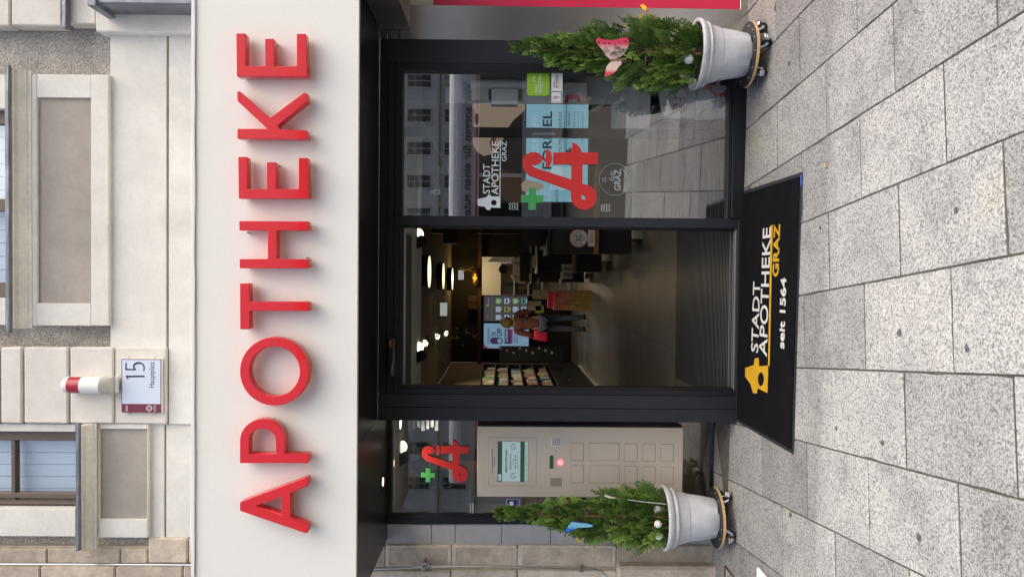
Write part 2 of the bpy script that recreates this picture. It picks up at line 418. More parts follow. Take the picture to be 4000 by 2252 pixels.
# big window apron in the middle of the photo's top
rbox('apron_frame', M['plaster'], th, 124, 143, 291, 1271, YB-.035, .14)
rbox('apron_frame', M['plaster'], th, 355, 424, 291, 1271, YB-.035, .14)
rbox('apron_frame', M['plaster'], th, 143, 355, 291, 381, YB-.034, .14)
rbox('apron_frame', M['plaster'], th, 143, 355, 1184, 1271, YB-.034, .14)
rbox('apron_panel', M['panel'], th, 140, 358, 378, 1187, YB-.012, .10)
rbox('groove', M['groove'], th, 424, 431, 291, 1271, YB+.02, .05)
def moulding(pa, pb, qa, qb, y):
    x0, x1, z0, _ = rect(pb, pb+1, qa, qb, y); z1 = at(pa, (qa+qb)/2, y-.07).z
    bm = bmesh.new()
    h = z1-z0
    prof = [(.0, 0), (-.010, .0), (-.010, .22), (-.024, .25), (-.024, .36), (-.030, .42), (-.044, .58), (-.054, .76), (-.056, .80), (-.070, .81), (-.070, 1.0), (.0, 1.0)]
    ends = []
    for xx, kx in ((x0, -1), (x1, 1)):
        ends.append([bm.verts.new((xx-kx*0, y+p, z0+h*q)) for p, q in prof])
    for k in range(len(prof)-1): bm.faces.new((ends[0][k], ends[1][k], ends[1][k+1], ends[0][k+1]))
    bm.faces.new(ends[0]); bm.faces.new(list(reversed(ends[1])))
    bmesh.ops.recalc_face_normals(bm, faces=bm.faces)
    return bobj('sill_moulding', bm, M['cream'], th)
moulding(37, 124, 279, 1281, YB-.03)
def flashing(pa, pb, qa, qb, y, dep):
    x0, x1, z0, z1 = rect(pa, pb, qa, qb, y); bm = bmesh.new()
    bbox(bm, x0, x1, y, y+dep, z0, z1, .002)
    bmesh.ops.subdivide_edges(bm, edges=[e for e in bm.edges if abs(e.verts[0].co.x-e.verts[1].co.x) > .2], cuts=14)
    for v in bm.verts: v.co.z += random.uniform(-.0012, .0012); v.co.y += random.uniform(-.001, .001)
    return bobj('lead_flashing', bm, M['lead'], th)
flashing(20, 34, 252, 1300, YB-.135, .032)
# window over the big apron (only its bottom strip is in the picture)
def window(pa, pb, qa, qb, y, mull_q, rail_p, frame_q, blindy):
    x0, x1, z0, z1 = rect(pa, pb, qa, qb, y)
    w = rbox('window', M['brown'], th, pa, pb, qa, qa+frame_q, y, .07)
    rbox('frame', M['brown'], w, pa, pb, qb-frame_q, qb, y, .07)
    for q in mull_q: rbox('frame', M['brown'], w, pa, pb, q-24, q+24, y-.002, .07)
    for p in rail_p: rbox('frame', M['brown'], w, p-8, p+8, qa+frame_q, qb-frame_q, y+.004, .06)
    rbox('pane', M['glass_up'], w, pa, pb, qa+frame_q, qb-frame_q, y+.03, .006, 0)
    n = max(1, int((qb-qa)/58))
    for k in range(n):
        qq = qa+frame_q+(qb-qa-2*frame_q)*k/n
        rbox('blind_slat', M['blind'], w, pa, pb, qq+1.2, qq+(qb-qa-2*frame_q)/n-1.2, y+.09+.003*(k % 2), .004, 0)
    return w
rbox('window_reveal', M['plaster'], th, -120, 22, 291, 424, YB-.03, .14)
rbox('window_reveal', M['plaster'], th, -120, 22, 1163, 1268, YB-.03, .14)
window(-120, 26, 424, 1163, YB+.03, [800], [], 60, .1)
# rusticated pilaster: one block each, recessed joints
rbox('groove', M['groove'], th, -120, 447, 1358, 1651, YB+.01, .06)
for a, b in ((-120, -8), (2, 84), (93, 264), (273, 442)):
    rbox('rusticated_block', M['plaster_block'], th, a, b, 1356, 1653, YB-.035, .10, .010)
rbox('rusticated_block', M['plaster_block'], th, 449, 648, 1356, 1653, YB-.025, .05, .006)
# left window with its surround, sill and apron
rbox('window_reveal', M['plaster'], th, -120, 294, 1654, 1684, YB+.0, .12)
rbox('window_reveal', M['plaster'], th, -120, 294, 1984, 2093, YB-.01, .14)
rbox('window_reveal', M['panel'], th, -120, 294, 1960, 1984, YB+.05, .12)
w2 = window(-120, 296, 1684, 1986, YB+.05, [], [51], 34, .1)
rbox('frame', M['brown'], w2, -120, 296, 1925, 1944, YB+.044, .06)
rbox('frame', M['brown'], w2, -120, 296, 1960, 1968, YB+.038, .06)
flashing(295, 307, 1652, 2152, YB-.125, .032)
moulding(309, 378, 1654, 2140, YB-.02)
rbox('apron_frame', M['plaster'], th, 378, 386, 1654, 2098, YB-.01, .12)
rbox('apron_frame', M['plaster'], th, 574, 578, 1654, 2098, YB-.01, .12)
rbox('apron_frame', M['plaster'], th, 386, 574, 1654, 1674, YB-.009, .12)
rbox('apron_frame', M['plaster'], th, 386, 574, 2027, 2098, YB-.009, .12)
rbox('apron_panel', M['panel'], th, 383, 577, 1671, 2030, YB+.016, .09)
# right pilaster at the picture's top
rbox('groove', M['groove'], th, -120, 240, -200, 98, YB+.0, .06)
rbox('pilaster_block', M['plaster_block'], th, -120, 36, -200, 100, YB-.05, .12, .008)
rbox('pilaster_block', M['plaster_block'], th, 44, 240, -200, 100, YB-.05, .12, .008)
rbox('pilaster_base', M['plaster_block'], th, 257, 372, -200, 92, YB-.04, .12, .006)
rbox('pilaster_base', M['plaster'], th, 374, 900, -200, 127, YB-.075, .17, .008)
flashing(241, 256, -200, 108, YB-.09, .06)
cn = thing('neighbour_canopy', 'dark grey metal canopy edge beside the pilaster at the top right', 'canopy', at(560, 0, .1))
rbox('canopy_panel', M['lead'], cn, 372, 748, -200, 12, .10, .3)
rbox('canopy_lip', M['lead'], cn, 340, 372, -200, 22, .08, .34)

# ================================================================== STONE PILASTER OF THE NEXT HOUSE (left)
sp = thing('stone_pilaster', 'weathered sandstone pilaster left of the shop running up past the fascia', 'pilaster', (-2.05, .4, 0))
rbox('backing_wall', M['stone'], sp, -200, 2900, 2136, 2700, .434, .36)
for a, b in ((-120, 181), (184, 468), (471, 576)):
    rbox('stone_block', M['stone'], sp, a, b, 2142, 2200, .42, .10, .008)
for a, b in ((578, 732), (736, 930)):
    rbox('stone_block', M['stone'], sp, a, b, 2100, 2200, .405, .12, .012)
for a, b in ((-120, 155), (158, 448), (451, 712), (715, 930)):
    rbox('stone_block', M['stone'], sp, a, b, 2212, 2440, .40, .12, .010)
for a, b in ((930, 1503), (1506, 1761), (1765, 2019), (2023, 2405)):
    rbox('stone_block', M['stone_pale' if a > 1500 else 'stone'], sp, a, b, 2129, 2210, .425, .10, .003)
rbox('stone_block', M['stone'], sp, 2409, 2900, 2129, 2210, .425, .10, .008)
for a, b in ((930, 1758), (1762, 2018), (2022, 2408)):
    rbox('stone_block', M['stone_pale'], sp, a, b, 2228, 2460, .40, .12, .008)
rbox('stone_block', M['stone'], sp, 2412, 2900, 2214, 2460, .33, .20, .02)
# raised fine-tooled fields on the stones
for a, b in ((1518, 1748), (1780, 2004), (2040, 2392)):
    rbox('tooled_field', M['stone'], sp, a, b, 2138, 2206, .4225, .01, .002)
gp = thing('grey_plaster_strip', 'smooth grey plaster strip between the side window and the stone pilaster', 'wall', (-1.87, .45, 0))
for a, b in ((1300, 1685), (1687, 1777), (1779, 1958), (1960, 2150), (2152, 2850)):
    rbox('panel', M['greyplaster'], gp, a, b, 2045, 2128, .45, .12, .002)

# cable with its brackets
cb = thing('cable', 'thin grey cable clipped down the stone pilaster', 'cable', at(2000, 2218, .39))
bm = bmesh.new(); tube(bm, [at(p, q, .392) for p, q in ((-150, 2201), (200, 2202), (500, 2203.5), (800, 2205), (1100, 2212), (1446, 2222), (1550, 2218), (1660, 2212), (1800, 2210), (2020, 2214), (2200, 2219), (2322, 2221), (2345, 2228), (2372, 2252), (2400, 2290))], .0042, 6)
bobj('wire', bm, M['steel_bright'], cb, True)
rbox('clip', M['steel'], cb, 2261, 2273, 2210, 2233, .382, .03, .002)
jb = thing('cable_junction', 'small grey cable clamp with a blue stub on the stone pilaster', 'clamp', at(1664, 2213, .38))
rbox('clamp_block', M['steel'], jb, 1645, 1668, 2196, 2214, .365, .04, .003)
rbox('clamp_block', M['steel'], jb, 1655, 1682, 2205, 2218, .372, .03, .003)
bm = bmesh.new(); tube(bm, [at(1660, 2196, .38), at(1664, 2176, .385)], .005, 6); bobj('blue_stub', bm, M['navy'], jb, True)
bm = bmesh.new(); c0 = at(1655, 2217, .365); tube(bm, [c0, c0+Vector((0, -.02, 0))], .016, 12); bobj('ring', bm, M['steel'], jb, True)

# ================================================================== FASCIA AND LETTERS
YS = -.67
fs = thing('shop_fascia', 'long white fascia box carrying raised red pharmacy lettering', 'sign', (0, YS, 2.40))
x0, x1, z0, z1 = -1.93, 2.6, 2.402, 3.325
box('fascia_panel', M['fascia'], fs, x0, x1, YS, YS+.03, z0, z1, .002)
box('top_cover', M['fascia'], fs, x0, x1, YS+.03, .39, z1-.03, z1-.004, .002)
box('end_cover', M['fascia'], fs, x0, x0+.02, YS+.03, .39, z0+.012, z1-.03, .0)
tl = bmesh.new(); bbox(tl, x0-.004, x1, YS-.012, YS+.05, z1, z1+.022, .002)
bmesh.ops.subdivide_edges(tl, edges=[e for e in tl.edges if abs(e.verts[0].co.x-e.verts[1].co.x) > .5], cuts=30)
for v in tl.verts: v.co.z += random.uniform(-.0025, .0025)
bobj('top_flashing', tl, M['white'], fs)
bm = bmesh.new(); c0 = at(763, 1716, YS-.012)
vs_ = [bm.verts.new(c0+Vector(d)) for d in ((-.012, 0, .012), (.012, 0, .012), (0, 0, .045), (-.012, .004, .012), (.012, .004, .012), (0, .004, .045))]
for f in ((0, 1, 2), (5, 4, 3), (0, 3, 4, 1), (1, 4, 5, 2), (2, 5, 3, 0)): bm.faces.new([vs_[i] for i in f])
bobj('flashing_tab', bm, M['white'], fs)
# soffit sheets with open seams
def soff(xa, xb, ya, yb): return box('soffit_panel', M['soffit'], fs, xa, xb, ya, yb, 2.402, 2.414, .0015)
soff(-1.93, -.978, YS+.032, .50); soff(-.974, 1.70, YS+.032, .02)
# downlight in the soffit
p = atz(1494, 1880, 2.402); dl = box('downlight', M['seal'], fs, p.x-.05, p.x+.05, p.y-.05, p.y+.05, 2.3985, 2.4015, .001)
M['warmlamp'] = emis('warm_lamp', (1.0, .72, .38), 3.2)
bm = bmesh.new(); tube(bm, [p+Vector((0, 0, -.0045)), p+Vector((0, 0, -.003))], .030, 20); bobj('lamp_disc', bm, M['warmlamp'], dl)

def nz(pts, qoff): return [(800+a/1.287, qoff+b/1.287) for a, b in pts]
def round2(pts, r=5.0):
    out = []; n = len(pts)
    for i in range(n):
        p = Vector(pts[i]); a = Vector(pts[i-1]); b = Vector(pts[(i+1) % n])
        da, db = (a-p), (b-p)
        cr = da.x*db.y-da.y*db.x
        rr = min(r, da.length*.42, db.length*.42)
        if rr < 1.0 or abs(da.normalized().dot(db.normalized())) > .985: out.append((p.x, p.y)); continue
        s, e = p+da.normalized()*rr, p+db.normalized()*rr
        for k in range(4):
            u = k/3; q = s*(1-u)**2+p*2*u*(1-u)+e*u*u; out.append((q.x, q.y))
    return out
def arc(cx, cy, rx, ry, a0, a1, n):
    return [(cx+rx*math.cos(a0+(a1-a0)*k/n), cy+ry*math.sin(a0+(a1-a0)*k/n)) for k in range(n+1)]
def letter_e(x0, x1, arms, s0, s1):
    (a0, a1, at_), (b0, b1, bt), (c0, c1, ct) = arms
    return [(x0, s1), (a0, at_), (a1, at_), (a1, s0), (b0, s0), (b0, bt), (b1, bt), (b1, s0), (c0, s0), (c0, ct), (c1, ct), (x1, s1)]
L = []
L.append(('A', 1126, [round2([(176, 1082), (178, 1071), (505, 950), (519, 953), (519, 990), (430, 1026), (430, 1150), (520, 1187), (518, 1227), (506, 1229), (178, 1117), (176, 1108)]), [(257, 1092), (386, 1044), (386, 1137)]]))
L.append(('P', 1126, [[(176, 877)]+arc(289, 765, 113, 110, math.pi, 2*math.pi, 18)+[(402, 829), (517, 829), (522, 834), (522, 872), (517, 877)],
                     [(222, 829)]+arc(289, 765, 67, 62, math.pi, 2*math.pi, 14)+[(356, 829)]]))
L.append(('O', 1126, [arc(350, 416, 174, 172, 0, 2*math.pi, 48)[:-1], arc(350, 416, 127, 125, 0, 2*math.pi, 40)[:-1]]))
L.append(('T', 1126, [round2([(177, 205), (176, -26), (224, -26), (225, 65), (524, 66), (525, 113), (225, 113), (225, 205)])]))
L.append(('H', 0, [round2([(173, 1158), (172, 1110), (521, 1112), (521, 1159), (362, 1158), (362, 1301), (521, 1302), (520, 1348), (175, 1348), (174, 1301), (316, 1301), (316, 1158)])]))
L.append(('E', 0, [round2(letter_e(170, 522, ((167, 213, 788), (311, 357, 815), (471, 517, 793)), 950, 998))]))
L.append(('K', 0, [round2([(163, 697), (163, 647), (314, 647), (163, 507), (161, 460), (175, 458), (327, 593), (497, 466), (514, 468), (515, 511), (366, 632), (380, 650), (514, 655), (514, 700)])]))
L.append(('E', 0, [round2(letter_e(160, 515, ((157, 205, 168), (302, 347, 195), (461, 508, 170)), 333, 385))]))
ylf = YS-.085
for ch, qo, outs in L:
    oo = []
    for o_ in outs:
        oo.append([(at(p, q, ylf).x, at(p, q, ylf).z) for p, q in nz(o_, qo)])
    o = prism('letter', M['red'], fs, oo, ylf, ylf+.065, .0025); o['label'] = 'raised red letter ' + ch
    xs = [p[0] for p in oo[0]]; zs = [p[1] for p in oo[0]]
    for v in (oo[0][0], oo[0][len(oo[0])//2]):
        bmp = bmesh.new(); tube(bmp, [(v[0]*.9+sum(xs)/len(xs)*.1, ylf+.06, v[1]*.9+sum(zs)/len(zs)*.1), (v[0]*.9+sum(xs)/len(xs)*.1, YS+.001, v[1]*.9+sum(zs)/len(zs)*.1)], .006, 6)
        bobj('mounting_pin', bmp, M['steel'], o)

# ================================================================== SHOPFRONT
sf = thing('shopfront', 'anthracite metal shopfront with open sliding doorway and large display window', 'shopfront', (0, 0, 0))
ZT = 2.398
xc0, xc1 = -.970, -.757             # left column
xd1, xw0, xw1 = .325, .390, 1.345   # doorway right, window left, window right
xf1 = 1.425; xr = 1.548
box('column_panel', M['dark2'], sf, xc0, -.884, 0, .06, -.01, ZT, .002)
box('column_panel', M['dark2'], sf, -.881, xc1-.036, 0, .06, -.01, ZT, .002)
box('column_side', M['dark2'], sf, xc0, xc0+.02, .061, .52, -.01, ZT, .001)
box('door_jamb', M['dark'], sf, xc1-.034, xc1, -.004, .12, .0, 2.262, .002)
box('door_seal', M['seal'], sf, xc1, xc1+.012, .02, .11, .02, 2.262, .001)
box('header_panel', M['dark'], sf, xc1-.034, xr, -.001, .10, 2.345, ZT, .002)
box('header_panel', M['dark'], sf, xc1-.034, xf1-.02, -.006, .10, 2.296, 2.3435, .002)
box('door_header', M['dark'], sf, xc1-.032, xw0, -.012, .12, 2.2625, 2.295, .002)
box('window_header', M['dark'], sf, xw0+.002, xf1-.03, -.010, .09, 2.246, 2.294, .002)
box('door_seal', M['seal'], sf, xc1+.012, xd1, .02, .10, 2.245, 2.262, .001)
box('post', M['dark2'], sf, xd1, xw0, -.004, .11, .0, 2.262, .002)
box('door_seal', M['seal'], sf, xd1-.012, xd1, .02, .11, .02, 2.245, .001)
box('frame_stile', M['dark'], sf, xw1, xf1-.03, -.010, .09, .0, 2.246, .002)
box('side_panel', M['dark2'], sf, xf1-.028, xr, -.001, .09, -.06, 2.3435, .002)
box('bottom_rail', M['dark'], sf, xw0+.001, xw1, -.012, .09, -.03, .060, .003)
box('bottom_rail', M['dark'], sf, xw0+.001, xw1, -.004, .08, .062, .085, .002)
box('window_pane', M['glass'], sf, xw0, xw1, .034, .042, .085, 2.246, 0)
box('sliding_leaf_stile', M['dark'], sf, *rect(1560, 2860, 500, 537, .13)[:2], .13, .17, .03, 2.25, .002)
for k, (za, ya) in enumerate(((.0225, .012), (.0205, .034), (.0240, .056))):
    box('threshold_strip', M['alu'], sf, xc1, xd1, ya, ya+.008, 0, za, .002)
box('threshold_base', M['dark'], sf, xc0, xw0, -.02, .12, -.03, .012, .002)
# door operator with its sticker
dop = thing('door_sensor', 'dark moulded door sensor bar with an orange sticker over the doorway', 'sensor', at(1532, 1398, -.02))
x0, x1, z0, z1 = rect(1514, 1544, 1322, 1470, -.05)
bm = bmesh.new(); bbox(bm, x0, x1, -.052, -.012, z0, z1, .008, 2)
bobj('housing', bm, M['dark'], dop)
pts = [at(1537, q, -.055) for q in (1322, 1360, 1400)] + [at(1532, 1430, -.057), at(1528, 1455, -.057), at(1535, 1468, -.055)]
bm = bmesh.new(); tube(bm, pts, [.006, .006, .007, .010, .011, .006], 8); bobj('sweep', bm, M['lockdark'], dop, True)
M['orange'] = mat('orange_sticker', (.55, .10, .03), .5)
rbox('sticker', M['orange'], dop, 1520, 1531, 1329, 1354, -.0535, .001, 0)
words('ATM', M['black'], dop, 1522, 1528, 1337, 1352, -.0545, .02)
# decals on the display window
def emblem(name, label, off_p, off_q, sc, y, dep, parent=None):
    ol = [(995, 500), (1002, 522), (1030, 548), (1075, 570), (1567, 727), (1570, 514), (1308, 514), (1308, 345), (1577, 345), (1580, 202), (1640, 228), (1690, 280), (1718, 345), (1943, 345), (1943, 512), (1725, 512), (1722, 790), (1755, 794), (1810, 808), (1870, 848), (1910, 905), (1925, 970), (1912, 1040), (1875, 1100), (1820, 1142), (1750, 1158), (1680, 1145), (1620, 1105), (1580, 1050), (1562, 990), (1560, 920), (1555, 884), (970, 672), (925, 630), (890, 575), (872, 500), (885, 425), (930, 368), (990, 342), (1060, 340), (1110, 357), (1148, 395), (1160, 430), (1148, 470), (1110, 505), (1060, 523), (1015, 517)]
    hole = [(1705, 945), (1740, 945), (1765, 975), (1768, 1005), (1740, 1018), (1710, 995)]
    eye = [(1098, 422), (1138, 422), (1138, 434), (1098, 434)]
    cup = [(1207, 300)]+arc(1207, 431, 86, 131, -math.pi/2+.05, math.pi/2-.05, 14)+[(1207, 562)]
    tng = [(1158, 424), (1176, 434), (1196, 414), (1203, 420), (1184, 440), (1203, 470), (1196, 474), (1176, 448), (1158, 450)]
    def cv(pts): return [(at(off_p+a*sc, off_q+b*sc, y).x, at(off_p+a*sc, off_q+b*sc, y).z) for a, b in pts]
    c0 = at(off_p+1400*sc, off_q+700*sc, y)
    t = thing(name, label, 'emblem', c0)
    prism('snake_letter', M['redsign'], t, [cv(ol), cv(hole), cv(eye)], y, y+dep, .0006)
    prism('cup', M['redsign'], t, [cv(cup)], y, y+dep, .0006)
    prism('tongue', M['redsign'], t, [cv(tng)], y+.001, y+dep, .0)
    return t
emblem('pharmacy_emblem', 'big red letter A emblem with snake and bowl on the display window', 1800, 500, 1/3.625, .012, .021)
def cross(name, label, pa, pb, qa, qb, y, dep):
    x0, x1, z0, z1 = rect(pa, pb, qa, qb, y); cx, cz = (x0+x1)/2, (z0+z1)/2; a, b = (x1-x0)/2, (x1-x0)/6
    o = prism(name, M['green'], None, [[(cx-b, cz-a), (cx+b, cz-a), (cx+b, cz-b), (cx+a, cz-b), (cx+a, cz+b), (cx+b, cz+b), (cx+b, cz+a), (cx-b, cz+a), (cx-b, cz+b), (cx-a, cz+b), (cx-a, cz-b), (cx-b, cz-b)]], y, y+dep, .0005)
    base_at(o, (cx, y, cz-a)); return tag(o, label, 'cross sign')
cross('green_cross', 'larger green cross on the display window beside the red A emblem', 2036, 2122, 733, 820, .014, .019)
TOWER = [(235, 1005), (235, 1075), (250, 1103), (340, 1112), (360, 1150), (385, 1160), (418, 1160), (424, 1125), (560, 1130), (560, 970), (425, 966), (420, 940), (388, 945), (362, 978)]
def tower(m, parent, cv, y, dep=.0012, scale_hole=1):
    return prism('tower_mark', m, parent, [[cv(p) for p in TOWER], [cv(p) for p in arc(468, 1055, 40, 40, 0, 2*math.pi, 18)[:-1]]], y, y+dep)
lg = thing('window_logo', 'white tower logo lettering with underline on the display window', 'window lettering', at(1945, 640, .03))
def zcv(off_p, off_q, sc, y): return lambda p: (lambda v: (v.x, v.z))(at(off_p+p[0]*sc, off_q+p[1]*sc, y))
tower(M['etch'], lg, zcv(1800, 500, 1/3.625, .031), .031)
def w6(s, m, par, a0, a1, b0, b1, y=.031, **k): return words(s, m, par, 1800+a0/3.625, 1800+a1/3.625, 500+b0/3.625, 500+b1/3.625, y, **k)
w6('STADT', M['etch'], lg, 315, 415, 510, 930, bold=.006)
w6('APOTHEKE', M['etch'], lg, 435, 536, 190, 945, bold=.006)
w6('GRAZ', M['etch'], lg, 580, 648, 190, 470)
rbox('underline', M['etch'], lg, 1800+552/3.625, 1800+563/3.625, 500+180/3.625, 500+970/3.625, .031, .0012, 0)
lg2 = thing('small_window_logo', 'faint small tower logo lettering high on the display window', 'window lettering', at(1700, 700, .03))
def z14(off): return lambda p: (lambda v: (v.x, v.z))(at(1400+p[0]/1.706, p[1]/1.706, .031))
tower(M['etch_dim'], lg2, lambda p: z14(0)((480+(p[0]-235)*.205, 1255+(p[1]-940)*.21)), .031)
for s, a0, a1, b0, b1 in (('STADT', 497, 517, 1170, 1255), ('APOTHEKE', 522, 545, 1105, 1256), ('GRAZ', 551, 566, 1105, 1160)):
    words(s, M['etch_dim'], lg2, 1400+a0/1.706, 1400+a1/1.706, b0/1.706, b1/1.706, .031)
st = thing('voucher_sticker', 'lime green voucher sticker on the display window by the frame', 'sticker', at(2100, 325, .03))
x0, x1, z0, z1 = rect(2058.5, 2147, 281, 374, .029)
prism('film', M['lime'], st, [round2([(x0, z0), (x1, z0), (x1, z1), (x0, z1)], .001) if False else (lambda r: [(x0+r-r*math.cos(a), z0+r-r*math.sin(a)) for a in (0, .5, 1.07, 1.57)]+[(x1-r+r*math.sin(a), z0+r-r*math.cos(a)) for a in (0, .5, 1.07, 1.57)]+[(x1-r+r*math.cos(a), z1-r+r*math.sin(a)) for a in (0, .5, 1.07, 1.57)]+[(x0+r-r*math.sin(a), z1-r+r*math.cos(a)) for a in (0, .5, 1.07, 1.57)])(.018)], .029, .0305)
s2 = 4.834
def w2k(s, m, par, a0, a1, b0, b1, y, **k): return words(s, m, par, 2000+a0/s2, 2000+a1/s2, 260+b0/s2, 260+b1/s2, y, **k)
w2k('GRAZ', M['white'], st, 432, 478, 335, 500, .028)
w2k('GUTSCHEIN', M['white'], st, 498, 548, 155, 502, .028)
w2k('PARTNERBETRIEB', M['etch'], st, 560, 585, 275, 500, .028)
w2k('www.graz.at', M['etch'], st, 640, 658, 310, 500, .028)
bm = bmesh.new()
for k in range(7):
    a = at(2000+440/s2, 260+235/s2, .028); an = rad(90+(k-3)*28); l = .013 if k % 2 else .017
    dx, dz = math.cos(an)*l, math.sin(an)*l
    bbox(bm, a.x+dx-.003, a.x+dx+.003, .0278, .0285, a.z+dz-.003, a.z+dz+.003, 0)
bobj('leaf_mark', bm, M['etch'], st)
sk = thing('dementia_sticker', 'tall white sticker with red and black lettering under the lime sticker', 'sticker', at(2176, 345, .03))
rbox('paper', M['white'], sk, 2153.5, 2197, 286, 402, .0285, .0015, 0)
w2k('LEBEN', M['redsign'], sk, 782, 815, 272, 402, .0275, bold=.01)
w2k('MIT DEMENZ.', M['black'], sk, 828, 862, 150, 402, .0275, bold=.01)
w2k('gemeinsam leben', M['black'], sk, 880, 897, 240, 402, .0275)
rbox('icon_field', M['black'], sk, 2155, 2194, 357, 399, .0282, .001, 0); rbox('icon_field', M['white'], sk, 2156, 2191.5, 360, 397.5, .0275, .001, 0)
bm = bmesh.new(); bm2 = bmesh.new()
for k in range(26):
    r_, a_ = math.sqrt(random.random())*9, random.random()*6.28; c0 = at(2168+r_*math.cos(a_), 381+r_*math.sin(a_), .0265)
    bbox(bm if k % 3 else bm2, c0.x-.0017, c0.x+.0017, .0265, .0270, c0.z-.0017, c0.z+.0017, 0)
bobj('leaf_dots', bm, M['redsign'], sk); bobj('leaf_dots', bm2, M['inkblue'], sk)
rbox('tree_stem', M['redsign'], sk, 2177, 2188, 379.5, 381.5, .0265, .0006, 0)
# round "Echt GRAZ" film and two wave stickers
eg = thing('echt_graz_film', 'pale round film with thin ring and lettering low on the display window', 'sticker', at(2400, 690, .03))
z22 = lambda a, b: (2200+a/1.7056, b/1.7056)
cc = [(lambda v: (v.x, v.z))(at(*z22(345+105*math.cos(k*.1309), 1195+107*math.sin(k*.1309)), .031)) for k in range(48)]
ci = [(lambda v: (v.x, v.z))(at(*z22(345+103*math.cos(k*.1309), 1195+105*math.sin(k*.1309)), .031)) for k in range(48)]
prism('ring', M['etch_dim'], eg, [cc, ci], .031, .0314)
for s, a0, a1, b0, b1 in (('WIR', 258, 270, 1183, 1212), ('SIND', 274, 288, 1178, 1212), ('Echt', 308, 342, 1135, 1205), ('GRAZ', 340, 385, 1128, 1270)):
    p0, q0 = z22(a0, b0); p1, q1 = z22(a1, b1); words(s, M['etch_dim'], eg, p0, p1, q0, q1, .031, bold=.02 if s == 'GRAZ' else 0, shear=.3 if s == 'Echt' else 0)
for k, ch in enumerate('#PRACHTGRAZAT'):
    an = -1.0+k*.165; p0, q0 = z22(345+88*math.cos(an+.05), 1195-88*math.sin(an+.05)*-1 if False else 1195-88*math.sin(an-.05))
    words(ch, M['etch_dim'], eg, p0-4, p0+4, q0-3.5, q0+3.5, .031)
def wave(label, p, q):
    t = thing('wave_sticker', label, 'sticker', at(p, q, .03), 'wave stickers on the display window')
    for k in range(4):
        ps = [(p-16+k*10+dp, q+dq) for dq, dp in ((-15, 6), (-8, 0), (0, 4), (8, 0), (15, 6))]
        o1 = [(lambda v: (v.x, v.z))(at(a, b, .031)) for a, b in ps]+[(lambda v: (v.x, v.z))(at(a+4, b, .031)) for a, b in reversed(ps)]
        prism('stripe', M['etch_dim'], t, [o1], .031, .032)
wave('white striped wave sticker on the display window left of the green cross', 2003, 805)
wave('white striped wave sticker low on the display window near the post', 2362, 812)
for p0, q0, lab in ((2085, 523, 'row of small pale ring icons on the dark door stile'), (2110, 771, 'row of small pale ring icons over the green cross')):
    t = thing('icon_row', lab, 'sticker', at(p0+30, q0, .03), 'ring icon rows on the display window')
    for k in range(7):
        c_ = at(p0+k*13, q0, .031); f = lambda r: [(c_.x+r*math.cos(i*.5236), c_.z+r*math.sin(i*.5236)) for i in range(12)]
        prism('ring', M['etch_dim'], t, [f(.0095), f(.0082)], .031, .0315)
        prism('icon', M['etch_dim'], t, [[(c_.x-.004, c_.z-.003), (c_.x+.003, c_.z-.004), (c_.x+.001, c_.z+.005)]], .031, .0315)

# ------------------------------------------------------------------ side window with the pick-up terminal
YL = .45
sw = thing('side_window', 'recessed dark framed shop window left of the doorway', 'shop window', (-1.4, YL, 0))
x0, x1, z0, z1 = rect(1530, 2783, 1600, 2016, YL)
x1 = xc0-.004
box('frame_stile', M['dark'], sw, x0-.055, x0, YL-.01, YL+.08, .0, 2.398, .002)
box('top_rail', M['dark'], sw, x0+.001, x1, YL-.008, YL+.08, z1, 2.398, .002)
box('bottom_rail', M['dark'], sw, x0+.001, x1, YL-.012, YL+.08, -.02, z0, .002)
box('window_pane', M['glass_l'], sw, x0, x1, YL+.03, YL+.038, z0, z1, 0)
emblem('small_pharmacy_emblem', 'smaller red letter A emblem with snake above the pick-up terminal', 1647-872*.1727, 1716-200*.1727*.99, .1727, YL+.012, .016)
cross('small_green_cross', 'smaller green cross on the side window above the pick-up terminal', 1644, 1699, 1827, 1881, YL+.014, .014)
cv_ = thing('camera_sticker', 'blue square video surveillance sticker on the side window', 'sticker', at(2003, 1973, YL))
rbox('paper', M['white'], cv_, 1977.5, 2030, 1948, 2000, YL+.026, .002, 0)
rbox('film', M['navy'], cv_, 1980, 2027.5, 1950.5, 1997.5, YL+.0245, .001, 0)
def p2(pts, y): return [(lambda v: (v.x, v.z))(at(1880+a/3.578, 1880+b/3.578, y)) for a, b in pts]
prism('camera_body', M['white'], cv_, [p2([(392, 280), (440, 265), (457, 335), (443, 350), (455, 368), (432, 374), (426, 362), (407, 358)], YL+.0235)], YL+.0235, YL+.0242)
prism('camera_arm', M['white'], cv_, [p2([(360, 312), (395, 312), (397, 324), (360, 324)], YL+.0235)], YL+.0235, YL+.0242)
words('Videoüberwachung', M['white'], cv_, 2018.5, 2024, 1954, 1995, YL+.0238)
nt_ = thing('small_notice', 'small white script sticker high on the side window', 'sticker', at(1840, 1985, YL))
words('rezeptfrei', M['etch'], nt_, 1832, 1844, 1963, 2002, YL+.027, shear=.3); rbox('underline', M['etch'], nt_, 1846, 1849, 1963, 2003, YL+.027, .001, 0)

